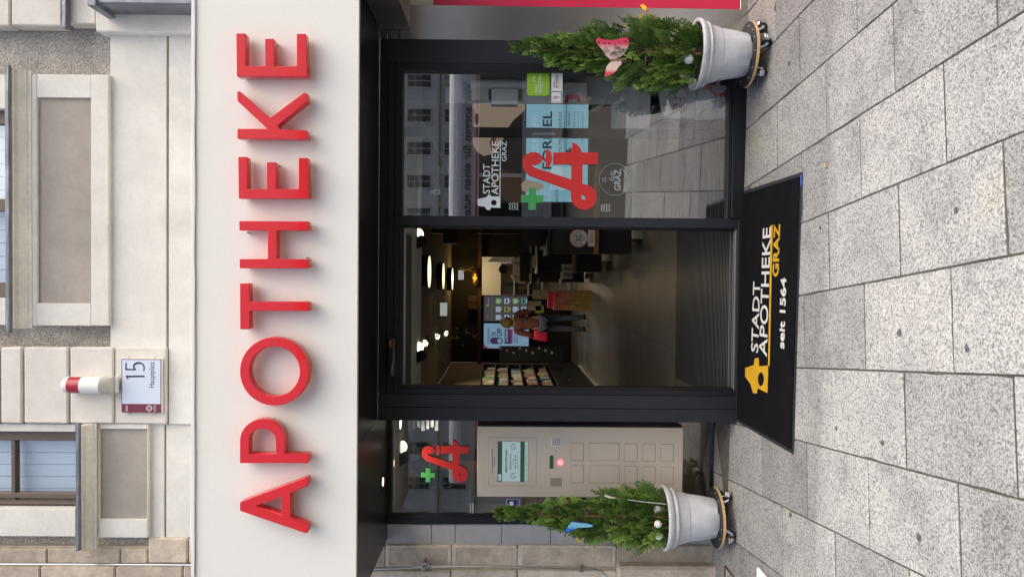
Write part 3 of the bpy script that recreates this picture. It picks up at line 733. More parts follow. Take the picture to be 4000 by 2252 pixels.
tm = thing('pickup_terminal', 'champagne metal pick-up terminal with lit screen and ten small doors', 'terminal', (-1.4, .40, .3))
YT = .395
x0, x1, z0, z1 = rect(1865, 2667, 1666.5, 1940, YT)
box('cabinet', M['locker'], tm, x0, x1, YT, YT+.06, z0, z1, .002)
box('cabinet_edge', M['seal'], tm, x0+.002, x1+.012, YT+.012, YT+.42, z0+.006, z1+.004, .002)
def tbox(name, m, a0, a1, b0, b1, y=YT-.002, dep=.004, par=tm, bev=.0005): return rbox(name, m, par, 1850+a0/4.1425, 1850+a1/4.1425, 1600+b0/4.1425, 1600+b1/4.1425, y, dep, bev)
def twords(s, m, a0, a1, b0, b1, y, par=tm, **k): return words(s, m, par, 1850+a0/4.1425, 1850+a1/4.1425, 1600+b0/4.1425, 1600+b1/4.1425, y, **k)
tbox('bezel_gap', M['lockdark'], 246, 1016, 444, 1226, YT-.0006, .004)
tbox('screen_bezel', M['locker'], 250, 1013, 448, 1222, YT-.0016, .004)
tbox('recipe_slot', M['seal'], 298, 306, 625, 1038, YT-.0022, .004)
twords('REZEPTE', M['lockdark'], 322, 346, 762, 900, YT-.0022)
M['scr_pale'] = mat('screen_pale', (.05, .06, .06), .15, emit=((.42, .56, .58), .42))
M['scr_green'] = mat('screen_green', (.02, .03, .02), .15, emit=((.035, .075, .045), .42))
M['scr_dark'] = mat('screen_words', (.01, .01, .01), .2, emit=((.03, .07, .06), .3))
sc_ = tbox('screen', M['seal'], 388, 882, 508, 1160, YT-.0026, .004)
tbox('screen_band', M['scr_green'], 394, 462, 512, 1156, YT-.0032, .001, sc_, 0)
tbox('screen_field', M['scr_pale'], 462, 756, 512, 1156, YT-.0032, .001, sc_, 0)
tbox('screen_band', M['scr_green'], 756, 826, 512, 1156, YT-.0032, .001, sc_, 0)
tbox('screen_field', M['scr_pale'], 826, 878, 512, 1156, YT-.0032, .001, sc_, 0)
tbox('screen_logo', M['scr_pale'], 398, 446, 1036, 1140, YT-.0038, .0005, sc_, 0)
for s, a0, a1, b0, b1, bo in (('ABHOLFÄCHER', 506, 545, 640, 1016, .03), ('Bezahlte Produkte', 582, 608, 704, 958, .02), ('können', 626, 643, 782, 880, .0), ('rund um die Uhr', 660, 686, 722, 950, .02), ('abgeholt werden!', 700, 724, 720, 944, .0), ('24', 637, 662, 560, 618, .0), ('24', 634, 658, 1032, 1090, .0), ('Apotheke Graz täglich geöffnet 8-18 Uhr', 836, 860, 560, 1150, .0)):
    twords(s, M['scr_dark'], a0, a1, b0, b1, YT-.0040, sc_, bold=bo)
for a_, b_ in ((648, 592), (643, 1062)):
    f = lambda r: [(lambda v: (v.x, v.z))(at(1850+(a_+r*math.cos(i*.3))/4.1425, 1600+(b_+r*math.sin(i*.3))/4.1425, YT-.004)) for i in range(19)]
    g = f(46)+list(reversed(f(39))); prism('clock_ring', M['scr_dark'], sc_, [g], YT-.004, YT-.0035)
kp = tbox('keypad', M['white'], 1254, 1430, 454, 590, YT-.006, .008)
for i in range(4):
    for j in range(3):
        a0, b0 = 1276+i*35, 473+j*36
        kk = tbox('key', M['greyplaster'], a0, a0+27, b0, b0+28, YT-.009, .006, kp, .001)
tbox('display_window', M['seal'], 1232, 1290, 738, 946, YT-.004, .006)
tbox('display_text', M['scr_green'], 1240, 1282, 748, 936, YT-.0045, .0008, tm, 0)
M['redlit'] = emis('lit_red_button', (1.0, .12, .14), 1.1); M['pinklit'] = emis('lit_pink_button', (1.0, .45, .45), .9)
bm = bmesh.new(); c0 = at(1850+1404/4.1425, 1600+845/4.1425, YT); tube(bm, [c0, c0+Vector((0, -.006, 0))], .0235, 24); bt = bobj('call_button', bm, M['redlit'], tm)
bm = bmesh.new(); tube(bm, [c0+Vector((0, -.005, 0)), c0+Vector((0, -.008, 0))], .0165, 24); bobj('button_face', bm, M['pinklit'], bt)
prism('bell_mark', M['redlit'], bt, [[(c0.x-.007, c0.z-.006), (c0.x+.007, c0.z-.006), (c0.x+.004, c0.z+.003), (c0.x, c0.z+.007), (c0.x-.004, c0.z+.003)]], c0.y-.0088, c0.y-.008)
for k in range(12): tbox('speaker_slit', M['seal'], 1246+k*15.6, 1251+k*15.6, 1098, 1236, YT-.0008, .003, tm, 0)
twords('PICKUP', M['lockdark'], 94, 108, 305, 380, YT-.0006)
for a0, a1 in ((150, 385), (487, 1062), (1162, 1400), (1503, 1742), (1840, 2082)):
    for b0 in (376, 802):
        sh = (a0-150)*.0145
        q0, q1 = 1650+(b0+sh)/4.834, 1650+(b0+333+sh)/4.834; p0, p1 = 2200+a0/4.834, 2200+a1/4.834
        d_ = rbox('locker_door', M['locker'], tm, p0+1, p1-1, q0+1, q1-1, YT-.0022, .003, .0008)
        rbox('door_gap', M['lockdark'], d_, p0, p1, q0, q1, YT-.0007, .002, 0)

# ------------------------------------------------------------------ neighbour on the right
nb = thing('steel_pilaster', 'brushed steel pilaster between the pharmacy and the red shop', 'pilaster', (1.65, 0, 0))
xs1 = 1.778
box('panel', M['steel'], nb, xr+.003, xs1, .004, .10, -.07, 2.27, .002)
box('panel', M['steel'], nb, xr+.003, xs1, .006, .10, 2.273, 2.345, .002)
box('panel', M['steel'], nb, xr+.003, xs1, .003, .10, 2.348, 2.40, .002)
nl = thing('steel_lintel', 'grey steel lintel box over the red shop at the right', 'lintel', (2.2, -.3, 2.2))
pl = at(1603, 115, .0)
box('lintel_body', mat('dull_steel', (.20, .185, .175), .45, metal=.5, noise=[(4, .15)]), nl, pl.x, 2.7, -.66, .0, pl.z, 2.400, .003)
ns = thing('red_shop_window', 'pinkish red covered shop window at the right edge of the photo', 'shop window', (2.0, .03, 0))
box('frame', M['steel'], ns, xs1+.002, 2.8, .02, .10, -.09, .01, .002)
zz = [at(p, 20, .03).z for p in (1500, 1605, 1692, 1764, 2905)]
box('cover', M['creamshop'], ns, xs1+.002, 2.8, .03, .08, zz[1], 2.40, .001)
box('cover', M['creamshop'], ns, xs1+.002, 2.8, .031, .08, zz[2], zz[1], .001)
box('print', M['redplastic'], ns, xs1+.002, 2.8, .030, .08, zz[3], zz[2], .001)
box('print', M['redplastic'], ns, xs1+.002, 2.8, .032, .08, .012, zz[3], .001)

# ------------------------------------------------------------------ siren and number plate
sr = thing('alarm_siren', 'white wall alarm siren with a red lens band on the rusticated pilaster', 'alarm', at(330, 1507, .30))
yc = .30; R0 = (at(200, 1474, .25).x-at(200, 1540, .25).x)/2; cx = at(330, 1507, .25).x
def zc(p): return at(p, 1507, .25).z
def halfcyl(name, m, za, zb, r, dome=0):
    bm = bmesh.new(); lathe(bm, [(r, za), (r, zb)] if not dome else [(r, za), (r, zb-dome), (r*.9, zb-dome*.35), (r*.6, zb-dome*.06), (0.001, zb)], 24, (cx, yc, 0), closed=not dome)
    return bobj(name, bm, m, sr, True)
M['siren_w'] = mat('white_siren_plastic', (.78, .78, .75), .35)
M['siren_r'] = mat('red_lens', (.40, .006, .02), .15, coat=.5)
halfcyl('cap', M['siren_w'], zc(246), zc(230), R0, .05)
halfcyl('lens', M['siren_r'], zc(306), zc(247), R0*.985)
bm = bmesh.new(); prof = []
for k in range(13):
    a = math.pi*k/12+math.pi
    pass
lathe(bm, [(R0, zc(385)), (R0, zc(307))], 24, (cx, yc, 0), closed=True)
bobj('body', bm, M['siren_w'], sr, True)
bm = bmesh.new()
for s_ in (0, 1):
    ring = []
    for k in range(13):
        a = math.pi+math.pi*k/12
        ring.append(bm.verts.new((cx+R0*math.cos(a), yc+R0*math.sin(a)*(1.0 if s_ == 0 else .25), zc(386) if s_ == 0 else zc(424))))
    ring.append(bm.verts.new((cx+R0, yc+.04, ring[0].co.z))); ring.append(bm.verts.new((cx-R0, yc+.04, ring[0].co.z)))
    if s_ == 0: r0_ = ring
    else:
        for k in range(15): bm.faces.new((r0_[k], r0_[(k+1) % 15], ring[(k+1) % 15], ring[k]))
        bm.faces.new(ring)
bmesh.ops.recalc_face_normals(bm, faces=bm.faces)
bobj('horn_grille', bm, mat('siren_grille', (.52, .51, .46), .6, bump=[(300, .8, .004)]), sr)
box('mounting_plate', M['siren_w'], sr, cx-R0*.9, cx+R0*.9, yc+.02, .362, zc(425), zc(240), .002)
box('bracket', M['siren_w'], sr, cx-R0, cx+R0, yc+.02, .362, zc(434), zc(425), .002)

hp = thing('house_number_plate', 'white enamel house number plate 15 with a claret side band', 'number plate', at(550, 1510, .36))
sN = 5.576
def nb_(name, m, a0, a1, b0, b1, y, dep=.001, bev=0): return rbox(name, m, hp, 450+a0/sN, 450+a1/sN, 1380+b0/sN, 1380+b1/sN, y, dep, bev)
def nw(s, m, a0, a1, b0, b1, y, **k): return words(s, m, hp, 450+a0/sN, 450+a1/sN, 1380+b0/sN, 1380+b1/sN, y, **k)
nb_('plate', M['siren_w'], 128, 1010, 100, 1290, .345, .025, .003)
nb_('border', M['claret'], 136, 1002, 118, 1282, .3442)
nb_('field', M['enamel'], 152, 985, 136, 1094, .3434)
nb_('band', M['claret'], 146, 996, 1098, 1278, .3434)
pp = lambda pts: [(lambda v: (v.x, v.z))(at(450+a/sN, 1380+b/sN, .3425)) for a, b in pts]
prism('numeral', M['inkblue'], hp, [pp([(220, 478), (640, 476), (640, 512), (290, 516), (280, 530), (290, 568), (275, 564), (250, 520), (222, 488)])], .3425, .3432)
# figure 5
outer = [(220, 200), (248, 200), (252, 328), (400, 335), (388, 290), (390, 260), (402, 230), (430, 200), (470, 186), (520, 183), (570, 195), (610, 222), (636, 262), (642, 310), (634, 380), (610, 380), (618, 320), (612, 270), (590, 240), (555, 226), (510, 224), (462, 232), (430, 255), (418, 288), (428, 318), (455, 338), (456, 362), (222, 362)]
prism('numeral', M['inkblue'], hp, [pp(outer)], .3425, .3432)
nw('Hauptplatz', M['inkblue'], 735, 888, 178, 740, .3425)
nb_('city_badge', M['stone_pale'], 230, 272, 1126, 1255, .3425)
nw('GRAZ', M['black'], 243, 262, 1136, 1246, .3415)
f = lambda r, n=24: pp([(738+r*math.cos(i*2*math.pi/n), 1187+r*math.sin(i*2*math.pi/n)) for i in range(n)])
prism('heritage_mark', M['white'], hp, [f(64), f(54)], .3425, .343)
d4 = lambda r: pp([(738-r, 1187), (738, 1187-r), (738+r, 1187), (738, 1187+r)])
prism('heritage_mark', M['white'], hp, [d4(46), d4(36)], .3425, .343)
for a0, a1, b0, b1 in ((822, 834, 1150, 1225), (846, 858, 1106, 1270), (870, 884, 1106, 1270)): nb_('band_line', M['etch_dim'], a0, a1, b0, b1, .3428, .0005)
for a_, b_ in ((295, 92), (862, 92), (305, 1303), (870, 1303)): nb_('screw', M['lead'], a_-12, a_+12, b_-8, b_+8, .355, .015)

# ================================================================== DOORMAT
mtx0, mtx1, mty0, mty1 = -.960, .574, -.908, -.024
dm = thing('doormat', 'black carpet doormat with white and yellow pharmacy lettering before the doorway', 'doormat', (-.19, -.45, gz(-.19, -.45)))
def on_ground(me, h=0.0):
    for v in me.vertices: v.co.z += gz(v.co.x, v.co.y)+h
    return me
def slab(name, m, x0, x1, y0, y1, z0, z1, bev, parent, nx=1):
    bm = bmesh.new(); bbox(bm, x0, x1, y0, y1, z0, z1, bev)
    me = bpy.data.meshes.new(name); bm.to_mesh(me); bm.free(); on_ground(me); return link(name, me, m, parent)
slab('rubber_border', M['matrub'], mtx0, mtx1, mty0, mty1, .001, .005, .002, dm)
slab('carpet', M['matpile'], mtx0+.022, mtx1-.022, mty0+.022, mty1-.006, .003, .011, .003, dm)
def gat(px, py):
    v = ray(px, py); o = Vector((0, -DCAM, HCAM)); t_ = (-.012+.029*o.y-o.z+.011)/(v.z+.016*v.x-.029*v.y); return o+v*t_
def mm(a, b): return gat(2800+a/1.208, 600+b/1.208)
def mat_words(s, m, l, r, bold):
    # l, r: (upper edge, lower edge, position) of the word's left and right end
    L0, L1, R0, R1 = mm(l[0], l[2]), mm(l[1], l[2]), mm(r[0], r[2]), mm(r[1], r[2])
    me = text_mesh(s, bold, .02)
    vv_ = [v.co.copy() for v in me.vertices]
    ax0, ax1 = min(v.x for v in vv_), max(v.x for v in vv_); ay0, ay1 = min(v.y for v in vv_), max(v.y for v in vv_)
    X0, X1 = (L0.x+L1.x)/2, (R0.x+R1.x)/2; Y0, Y1 = (L1.y+R1.y)/2, (L0.y+R0.y)/2
    for v, q in zip(me.vertices, vv_):
        v.co = (X0+(q.x-ax0)/(ax1-ax0)*(X1-X0), Y0+(q.y-ay0)/(ay1-ay0)*(Y1-Y0), .0128 if q.z > 0 else .009)
    on_ground(me); return link('woven_lettering', me, m, dm)
mat_words('STADT', M['pile_w'], (164, 196, 936), (171, 205, 603), .008)
mat_words('APOTHEKE', M['pile_w'], (201, 237, 953), (217, 256, 348), .008)
mat_words('GRAZ', M['pile_y'], (264, 291, 580), (270, 301, 333), .022)
mat_words('seit 1564', M['pile_w'], (293, 320, 918), (302, 328, 585), .022)
def mat_prism(name, m, outs):
    me = prism_mesh(outs, 0, .0035)
    for v in me.vertices:
        x, y, z = v.co; v.co = (x, z, .0128-y)
    me.flip_normals() if hasattr(me, 'flip_normals') else None
    on_ground(me); return link(name, me, m, dm)
tw = [(135, 1010), (135, 1050), (160, 1085), (172, 1128), (190, 1130), (193, 1105), (240, 1128), (243, 998), (200, 1002), (197, 962), (180, 965), (176, 996)]
mat_prism('woven_tower', M['pile_y'], [[(mm(a, b).x, mm(a, b).y) for a, b in tw], [(mm(a, b).x, mm(a, b).y) for a, b in arc(209, 1063, 15, 33, 0, 2*math.pi, 18)[:-1]]])
mat_prism('woven_line', M['pile_y'], [[(mm(a, b).x, mm(a, b).y) for a, b in ((243, 997), (256, 338), (264, 336), (250, 1000))]])
for x_, y_ in ((mtx1-.075, mty0+.004), (mtx0+.07, mty1-.022)):
    slab('blue_tag', M['tagblue'], x_, x_+.06, y_, y_+.014, .004, .0062, 0, dm)

# ================================================================== PLANTERS
def sstep(t): return t*t*(3-2*t)
def thuja(name, label, base, hgt, prof, lean, seed, n):
    rng = random.Random(seed)
    t = thing(name, label, 'conifer', base)
    bm = bmesh.new(); pts = []
    for k in range(8):
        u = k/7; pts.append(Vector(base)+Vector((lean[0]*u*u+.008*math.sin(u*7), lean[1]*u*u, hgt*.96*u)))
    tube(bm, pts, [.013*(1-u/7.5)+.002 for u in range(8)], 7)
    bobj('trunk', bm, M['bark'], t, True)
    verts, faces, tone = [], [], []
    def quad(a, b, w, nrm, tn=.5):
        d = (b-a); s = d.cross(nrm)
        if s.length < 1e-7: return
        s = s.normalized()*w; m_ = a*.45+b*.55
        i = len(verts); verts.extend([a-s*.5, m_-s, b, m_+s, a+s*.5]); tone.extend([tn-.12, tn-.03, tn+.10, tn-.03, tn-.12]); faces.append((i, i+1, i+2, i+3, i+4))
    def spray(o, d, nrm, L):
        # flat fan: a bent stem with alternating side twigs that fork again; one connected look per spray
        side = d.cross(nrm).normalized(); p = o.copy(); nseg = 6; dd = d.copy(); t0 = rng.gauss(.42, .17)
        for k in range(nseg):
            q = p+dd*(L/nseg); quad(p, q+dd*.006, .0030, nrm, t0+.03*k)
            for sg in (-1, 1):
                if rng.random() < .12: continue
                l2 = L*(.46-.055*k)*rng.uniform(.75, 1.15)
                d2 = (dd*.72+side*sg*.72+nrm*rng.uniform(-.18, .18)).normalized()
                q2 = q+d2*l2; quad(q, q2, .0036, nrm, t0+.035*k)
                for f_ in (.35, .65):
                    for s3 in (-1, 1):
                        if rng.random() < .2: continue
                        s_ = q+d2*l2*f_; d3 = (d2*.75+d2.cross(nrm).normalized()*s3*.65).normalized()
                        quad(s_, s_+d3*l2*.42, .0036, nrm, t0+.07+.035*k)
            p = q; dd = (dd+Vector((0, 0, .05))+nrm*rng.uniform(-.08, .08)).normalized()
    twig = bmesh.new()
    # a lumpy outline: a handful of side shoots that each carry their own fan of sprays
    lobes = [(rng.uniform(.05, .92), rng.uniform(0, 6.283), rng.uniform(.78, 1.30)) for _ in range(26)]
    for i in range(n):
        if i % 3 == 0: u = rng.random()**1.25; az = rng.uniform(0, 6.283); kr = rng.uniform(.72, .98)
        else:
            lo = rng.choice(lobes); u = min(.985, max(.0, lo[0]+rng.gauss(0, .045))); az = lo[1]+rng.gauss(0, .38); kr = lo[2]
        R = prof(u)*kr; fr = rng.random()**.45; r = R*(.10+.70*fr)
        ax = Vector(base)+Vector((lean[0]*u*u, lean[1]*u*u, hgt*u*.94))
        out = Vector((math.cos(az), math.sin(az), 0)); o = ax+out*r*.92
        up = rng.uniform(.55, 1.15)+u*.8
        d = (out*rng.uniform(.55, 1.0)+Vector((0, 0, up))+Vector((rng.uniform(-.3, .3), rng.uniform(-.3, .3), 0))).normalized()
        tan = Vector((-math.sin(az), math.cos(az), 0)); nrm = (tan*rng.uniform(.2, 1)+out*rng.uniform(-.9, .9)+Vector((0, 0, rng.uniform(-.3, .3))))
        nrm = (nrm-d*nrm.dot(d)).normalized()
        spray(o, d, nrm, rng.uniform(.08, .145)*(1-.42*u))
        if rng.random() < .10: tube(twig, [ax-Vector((0, 0, .02)), (ax+o)*.5+Vector((0, 0, -.01)), o+d*.03], [.003, .0022, .0012], 4)
    me = bpy.data.meshes.new('crown'); me.from_pydata(verts, [], faces); ta = me.attributes.new('tone', 'FLOAT', 'POINT'); ta.data.foreach_set('value', tone); link('crown', me, M['thuja'], t)
    bobj('twigs', twig, M['bark'], t)['kind'] = 'stuff'
    return t

def planter(lab_pot, lab_dolly, cx, cy, rot, wheel_angles, hs):
    g = gz(cx, cy); zb = g+.098          # top of the board
    dl_ = thing('plant_dolly', lab_dolly, 'plant trolley', (cx, cy, g), 'round plant trolleys')
    bm = bmesh.new(); lathe(bm, [(.001, zb-.004), (.198, zb-.004), (.200, zb-.002), (.200, zb), (.001, zb)], 48, (cx, cy, 0)); bobj('board_top', bm, M['board'], dl_, True)
    bm = bmesh.new(); lathe(bm, [(.001, zb-.022), (.199, zb-.022), (.2015, zb-.020), (.2015, zb-.006), (.199, zb-.0045), (.001, zb-.0045)], 48, (cx, cy, 0)); bobj('plywood_board', bm, M['ply'], dl_, True)
    for a in wheel_angles:
        wx, wy = cx+.150*math.cos(a), cy+.150*math.sin(a); gw = gz(wx, wy)
        sw_ = a+rot; tr = Vector((math.cos(sw_), math.sin(sw_), 0)); ax = Vector((-tr.y, tr.x, 0))
        wc = Vector((wx, wy, gw+.031))+tr*.018
        bm = bmesh.new(); tube(bm, [wc-ax*.013, wc-ax*.010, wc+ax*.010, wc+ax*.013], [.026, .031, .031, .026], 24); wh = bobj('wheel', bm, M['tyre'], dl_, True)
        bm = bmesh.new(); tube(bm, [wc-ax*.016, wc+ax*.016], .011, 12); bobj('hub', bm, M['steel_bright'], wh, True)
        bm = bmesh.new()
        for s_ in (-1, 1):
            a0 = Vector((wx, wy, zb-.028))+ax*s_*.019; a1 = wc+ax*s_*.019
            tube(bm, [a0-tr*.012, a1-Vector((0, 0, .004))], [.012, .006], 6)
        bbox(bm, wx-.025, wx+.025, wy-.025, wy+.025, zb-.032, zb-.0222, .002)
        fk = bobj('fork', bm, M['steel_bright'], dl_, True)
        bp_ = wc+tr*.036+Vector((0, 0, .004)); bm = bmesh.new()
        for s_, hh in ((0, 0), (1, .014)):
            p0 = bp_+tr*(.006*s_)+Vector((0, 0, hh)); tube(bm, [p0-ax*.016, p0+ax*.016], .0095, 8)
        tube(bm, [wc+tr*.014+Vector((0, 0, .022)), bp_+Vector((0, 0, .014))], .008, 6)
        bobj('brake', bm, M['steel_bright'], fk, True)
        for s_ in (-.7, .7):
            bx, by = cx+.172*math.cos(a+s_*.35), cy+.172*math.sin(a+s_*.35)
            bm = bmesh.new(); ball(bm, (bx, by, zb+.0005), .007, 1, (1, 1, .45)); bobj('bolt', bm, M['steel_bright'], dl_)
    pt = thing('plant_pot', lab_pot, 'plant pot', (cx, cy, zb), 'grey clay pots')
    H = .300
    prof = [(.105, .0), (.128, .0), (.132, .006), (.150, .10), (.157, .150), (.1600, .168), (.1605, .172), (.1655, .174), (.1665, .179), (.1815, .230), (.1835, .233), (.1935, .238), (.1985, .247), (.196, .256), (.1915, .259), (.199, .262), (.207, .268), (.214, .278), (.2185, .288), (.2195, .296), (.217, .3015), (.206, .3025), (.196, .298), (.190, .285), (.184, .25), (.17, .20)]
    prof = [(r_, z_*hs) for r_, z_ in prof]
    bm = bmesh.new(); lathe(bm, prof, 64, (cx, cy, zb))
    for v in bm.verts:
        a = math.atan2(v.co.y-cy, v.co.x-cx); k = 1+.006*math.sin(3*a+cx*9)+.004*math.sin(7*a+v.co.z*20)
        v.co.x = cx+(v.co.x-cx)*k; v.co.y = cy+(v.co.y-cy)*k
        if v.co.z < zb+.001 and math.hypot(v.co.x-cx, v.co.y-cy) > .115 and math.sin(5*a+rot) > .75: v.co.z += .010
    bobj('pot_wall', bm, M['pot'], pt, True)
    bm = bmesh.new(); lathe(bm, [(.001, .262*hs), (.10, .268*hs), (.186, .256*hs)], 24, (cx, cy, zb)); bobj('soil', bm, M['soil'], pt, True)
    return zb
RX, RY, LX, LY = 1.400, -.245, -1.640, .095
zr = planter('grey clay pot with a conifer beside the steel pilaster', 'round black topped plant trolley under the right pot', RX, RY, .5, (-1.45, .75, 2.3, 3.75, 5.7), 1.07)
zl = planter('grey clay pot with a conifer before the pick-up terminal', 'round black topped plant trolley under the left pot', LX, LY, -.4, (-1.95, -.35, .8, 2.35), 1.18)
def profR(u): return (.165+.062*math.sin(u*2.6))*(1-u)**.62 if u > .30 else .185+.06*(u/.30)
def pr1(u):
    pts = [(0, .190), (.12, .258), (.26, .250), (.42, .205), (.58, .140), (.72, .092), (.86, .046), (1, .010)]
    for (a, ra), (b, rb) in zip(pts, pts[1:]):
        if u <= b: return ra+(rb-ra)*(u-a)/(b-a)
    return .016
def pr2(u):
    pts = [(0, .150), (.12, .180), (.28, .172), (.45, .140), (.60, .100), (.74, .062), (.87, .030), (1, .008)]
    for (a, ra), (b, rb) in zip(pts, pts[1:]):
        if u <= b: return ra+(rb-ra)*(u-a)/(b-a)
    return .014
zt = at(1985, 172, RY).z; thuja('conifer', 'green conifer with a pink butterfly in the pot beside the steel pilaster', (RX-.005, RY, zr+.262), zt-zr-.262, pr1, (.035, 0), 3, 820)
zt = at(1915, 2040, LY).z; thuja('conifer', 'green conifer with a blue butterfly in the pot before the pick-up terminal', (LX, LY, zl+.289), zt-zl-.289, pr2, (.025, 0), 11, 760)
# ornamental balls
def wball(label, px, py, y, r, kind):
    c_ = at(px, py, y)
    if kind == 'wound':
        bm = bmesh.new(); ball(bm, c_, r, 3)
        for v in bm.verts: v.co += (v.co-c_)*random.uniform(-.02, .02)
        o = bobj('white_ball', bm, M['whitestone'], None, True); base_at(o, c_-Vector((0, 0, r))); return tag(o, label, 'ball')
    t = thing('wire_ball', label, 'ball', c_-Vector((0, 0, r)))
    bm = bmesh.new(); ball(bm, c_, r*.9, 2); bobj('core', bm, M['mesh' if kind == 'cone' else 'pot'], t, True)
    bm = bmesh.new()
    src = bmesh.new(); ball(src, c_, r, 2)
    for v in src.verts:
        d = (v.co-c_).normalized(); u = d.orthogonal(); w = d.cross(u); rr = r*.2
        tube(bm, [v.co+(u*math.cos(k*1.0472)+w*math.sin(k*1.0472))*rr for k in range(7)], r*.035, 4, False)
    src.free(); bobj('wire_rings', bm, M['mesh'], t)
wball('smooth white wound ball in the left pot, the one nearer the terminal', 2570, 2045, LY-.170, .025, 'wound')
wball('smooth white wound ball in the left pot, the one nearer the stone pilaster', 2574, 2093, LY-.160, .022, 'wound')
wball('openwork white wire ball at the inner rim of the left pot', 2570, 1990, LY-.06, .026, 'wire')
wball('white openwork cone ball on the front rim of the right pot', 2690, 232, RY-.175, .027, 'cone')
wball('white wire ball at the doorway side of the right pot', 2672, 292, RY-.06, .028, 'wire')
wball('small white wire ball at the pilaster side of the right pot', 2690, 120, RY-.05, .022, 'wire')
# stick
stk = thing('garden_stick', 'thin white stake with a curved paddle tip beside the left conifer', 'stake', at(2580, 1964, LY-.1))
bm = bmesh.new(); tube(bm, [at(p, q, LY-.1) for p, q in ((2600, 1967), (2500, 1957), (2440, 1948), (2400, 1943))], .0022, 6); bobj('rod', bm, M['white'], stk, True)
bm = bmesh.new(); tube(bm, [at(p, q, LY-.1) for p, q in ((2405, 1944), (2385, 1941), (2368, 1936), (2360, 1932))], [.004, .008, .008, .003], 8); bobj('tip', bm, M['stone_pale'], stk, True)
# butterflies
def butterfly(label, outl, y0, depthf, colA, colB, axis_q, dots):
    """outl: list of wings (photo outlines); each wing a bent thin sheet, with a body"""
    c0 = at(sum(p for p, q in outl[0])/len(outl[0]), axis_q, y0)
    t = thing('butterfly_ornament', label, 'ornament', c0)
    for w in outl:
        me = prism_mesh([[(at(p, q, y0).x, at(p, q, y0).z) for p, q in w]], y0, y0+.003)
        for v in me.vertices: v.co.y += depthf(v.co.x-c0.x)
        link('wing', me, colA, t)
        cx_ = sum(p for p, q in w)/len(w); cq = sum(q for p, q in w)/len(w)
    for p, q, r in dots:
        v = at(p, q, y0-.003); me = prism_mesh([[(v.x+r*math.cos(k), v.z+1.5*r*math.sin(k)) for k in (0, .8, 1.57, 2.35, 3.14, 3.9, 4.7, 5.5)]], y0-.0015, y0-.0005)
        for vv2 in me.vertices: vv2.co.y += depthf(vv2.co.x-c0.x)-.001
        link('spot', me, M['black'], t)
    return t, c0
def grad(name, ca, cb, axis, v0, v1):
    m = mat(name, ca, .4); tt = m.node_tree; b = tt.nodes['Principled BSDF']
    g = tt.nodes.new('ShaderNodeNewGeometry'); s = tt.nodes.new('ShaderNodeSeparateXYZ'); tt.links.new(g.outputs['Position'], s.inputs[0])
    n = tt.nodes.new('ShaderNodeTexNoise'); n.inputs['Scale'].default_value = 60; tt.links.new(g.outputs['Position'], n.inputs['Vector'])
    mr = tt.nodes.new('ShaderNodeMapRange'); mr.inputs['From Min'].default_value = v0; mr.inputs['From Max'].default_value = v1
    tt.links.new(s.outputs[axis], mr.inputs['Value'])
    r = tt.nodes.new('ShaderNodeValToRGB'); r.color_ramp.elements[0].color = (*ca, 1); r.color_ramp.elements[1].color = (*cb, 1)
    r.color_ramp.elements[0].position = .55; r.color_ramp.elements[1].position = .8
    tt.links.new(mr.outputs[0], r.inputs[0]); tt.links.new(r.outputs[0], b.inputs['Base Color']); return m
zz3 = lambda a, b: (1950+a/3.4347, 30+b/3.4347)
yb_ = RY-.175
wing1 = [zz3(*p) for p in ((1290, 455), (1310, 435), (1400, 455), (1470, 460), (1520, 470), (1600, 445), (1690, 430), (1722, 455), (1730, 510), (1715, 560), (1660, 640), (1590, 680), (1500, 700), (1430, 650), (1370, 570), (1300, 500))]
wing2 = [zz3(*p) for p in ((1640, 705), (1560, 705), (1490, 730), (1440, 790), (1430, 850), (1410, 925), (1450, 920), (1520, 890), (1570, 850), (1600, 800), (1640, 760))]
xa, xb = at(*zz3(1500, 690), yb_).x, at(*zz3(1500, 440), yb_).x
m_p = grad('pink_butterfly_wing', (.72, .50, .46), (.72, .05, .12), 0, xa-.02, xb)
bt_, c0 = butterfly('pink and cream cut-out butterfly on the right conifer', [wing1], yb_, lambda dx: -abs(dx)*.35, m_p, None, zz3(0, 700)[1], [(*zz3(1330, 492), .004), (*zz3(1403, 500), .004), (*zz3(1467, 505), .004), (*zz3(1548, 512), .003), (*zz3(1680, 480), .0035), (*zz3(1605, 495), .0025)])
m_p2 = grad('pink_butterfly_lower_wing', (.66, .46, .42), (.60, .05, .08), 0, at(*zz3(1500, 720), yb_).x, at(*zz3(1500, 915), yb_).x)
me = prism_mesh([[(at(p, q, yb_).x, at(p, q, yb_).z) for p, q in wing2]], yb_, yb_+.003); link('wing', me, m_p2, bt_)
# cut-out line ornament on the wings
bm = bmesh.new()
def loop_on(p, q, r, y):
    v = at(p, q, y); tube(bm, [(v.x+r*math.cos(k*.7), y-abs(v.x-c0.x)*.35-.003, v.z+r*math.sin(k*.7)) for k in range(10)], .0011, 4)
for a_, b_ in ((1395, 585), (1425, 560), (1450, 590), (1420, 610), (1550, 570), (1580, 560), (1620, 570), (1530, 620), (1560, 640), (1500, 640)): loop_on(*zz3(a_, b_), .0065, yb_)
bobj('line_ornament', bm, M['claret'], bt_)
bm = bmesh.new(); tube(bm, [at(*zz3(1480, 700), yb_-.004), at(*zz3(1700, 690), yb_-.004)], [.004, .006], 6); bobj('body', bm, M['bark'], bt_, True)
z26 = lambda a, b: (1880+a/3.578, 1880+b/3.578)
yl_ = LY-.155
wb1 = [z26(*p) for p in ((1168, 680), (1180, 655), (1225, 600), (1275, 553), (1340, 560), (1352, 610), (1355, 632), (1290, 655), (1210, 684))]
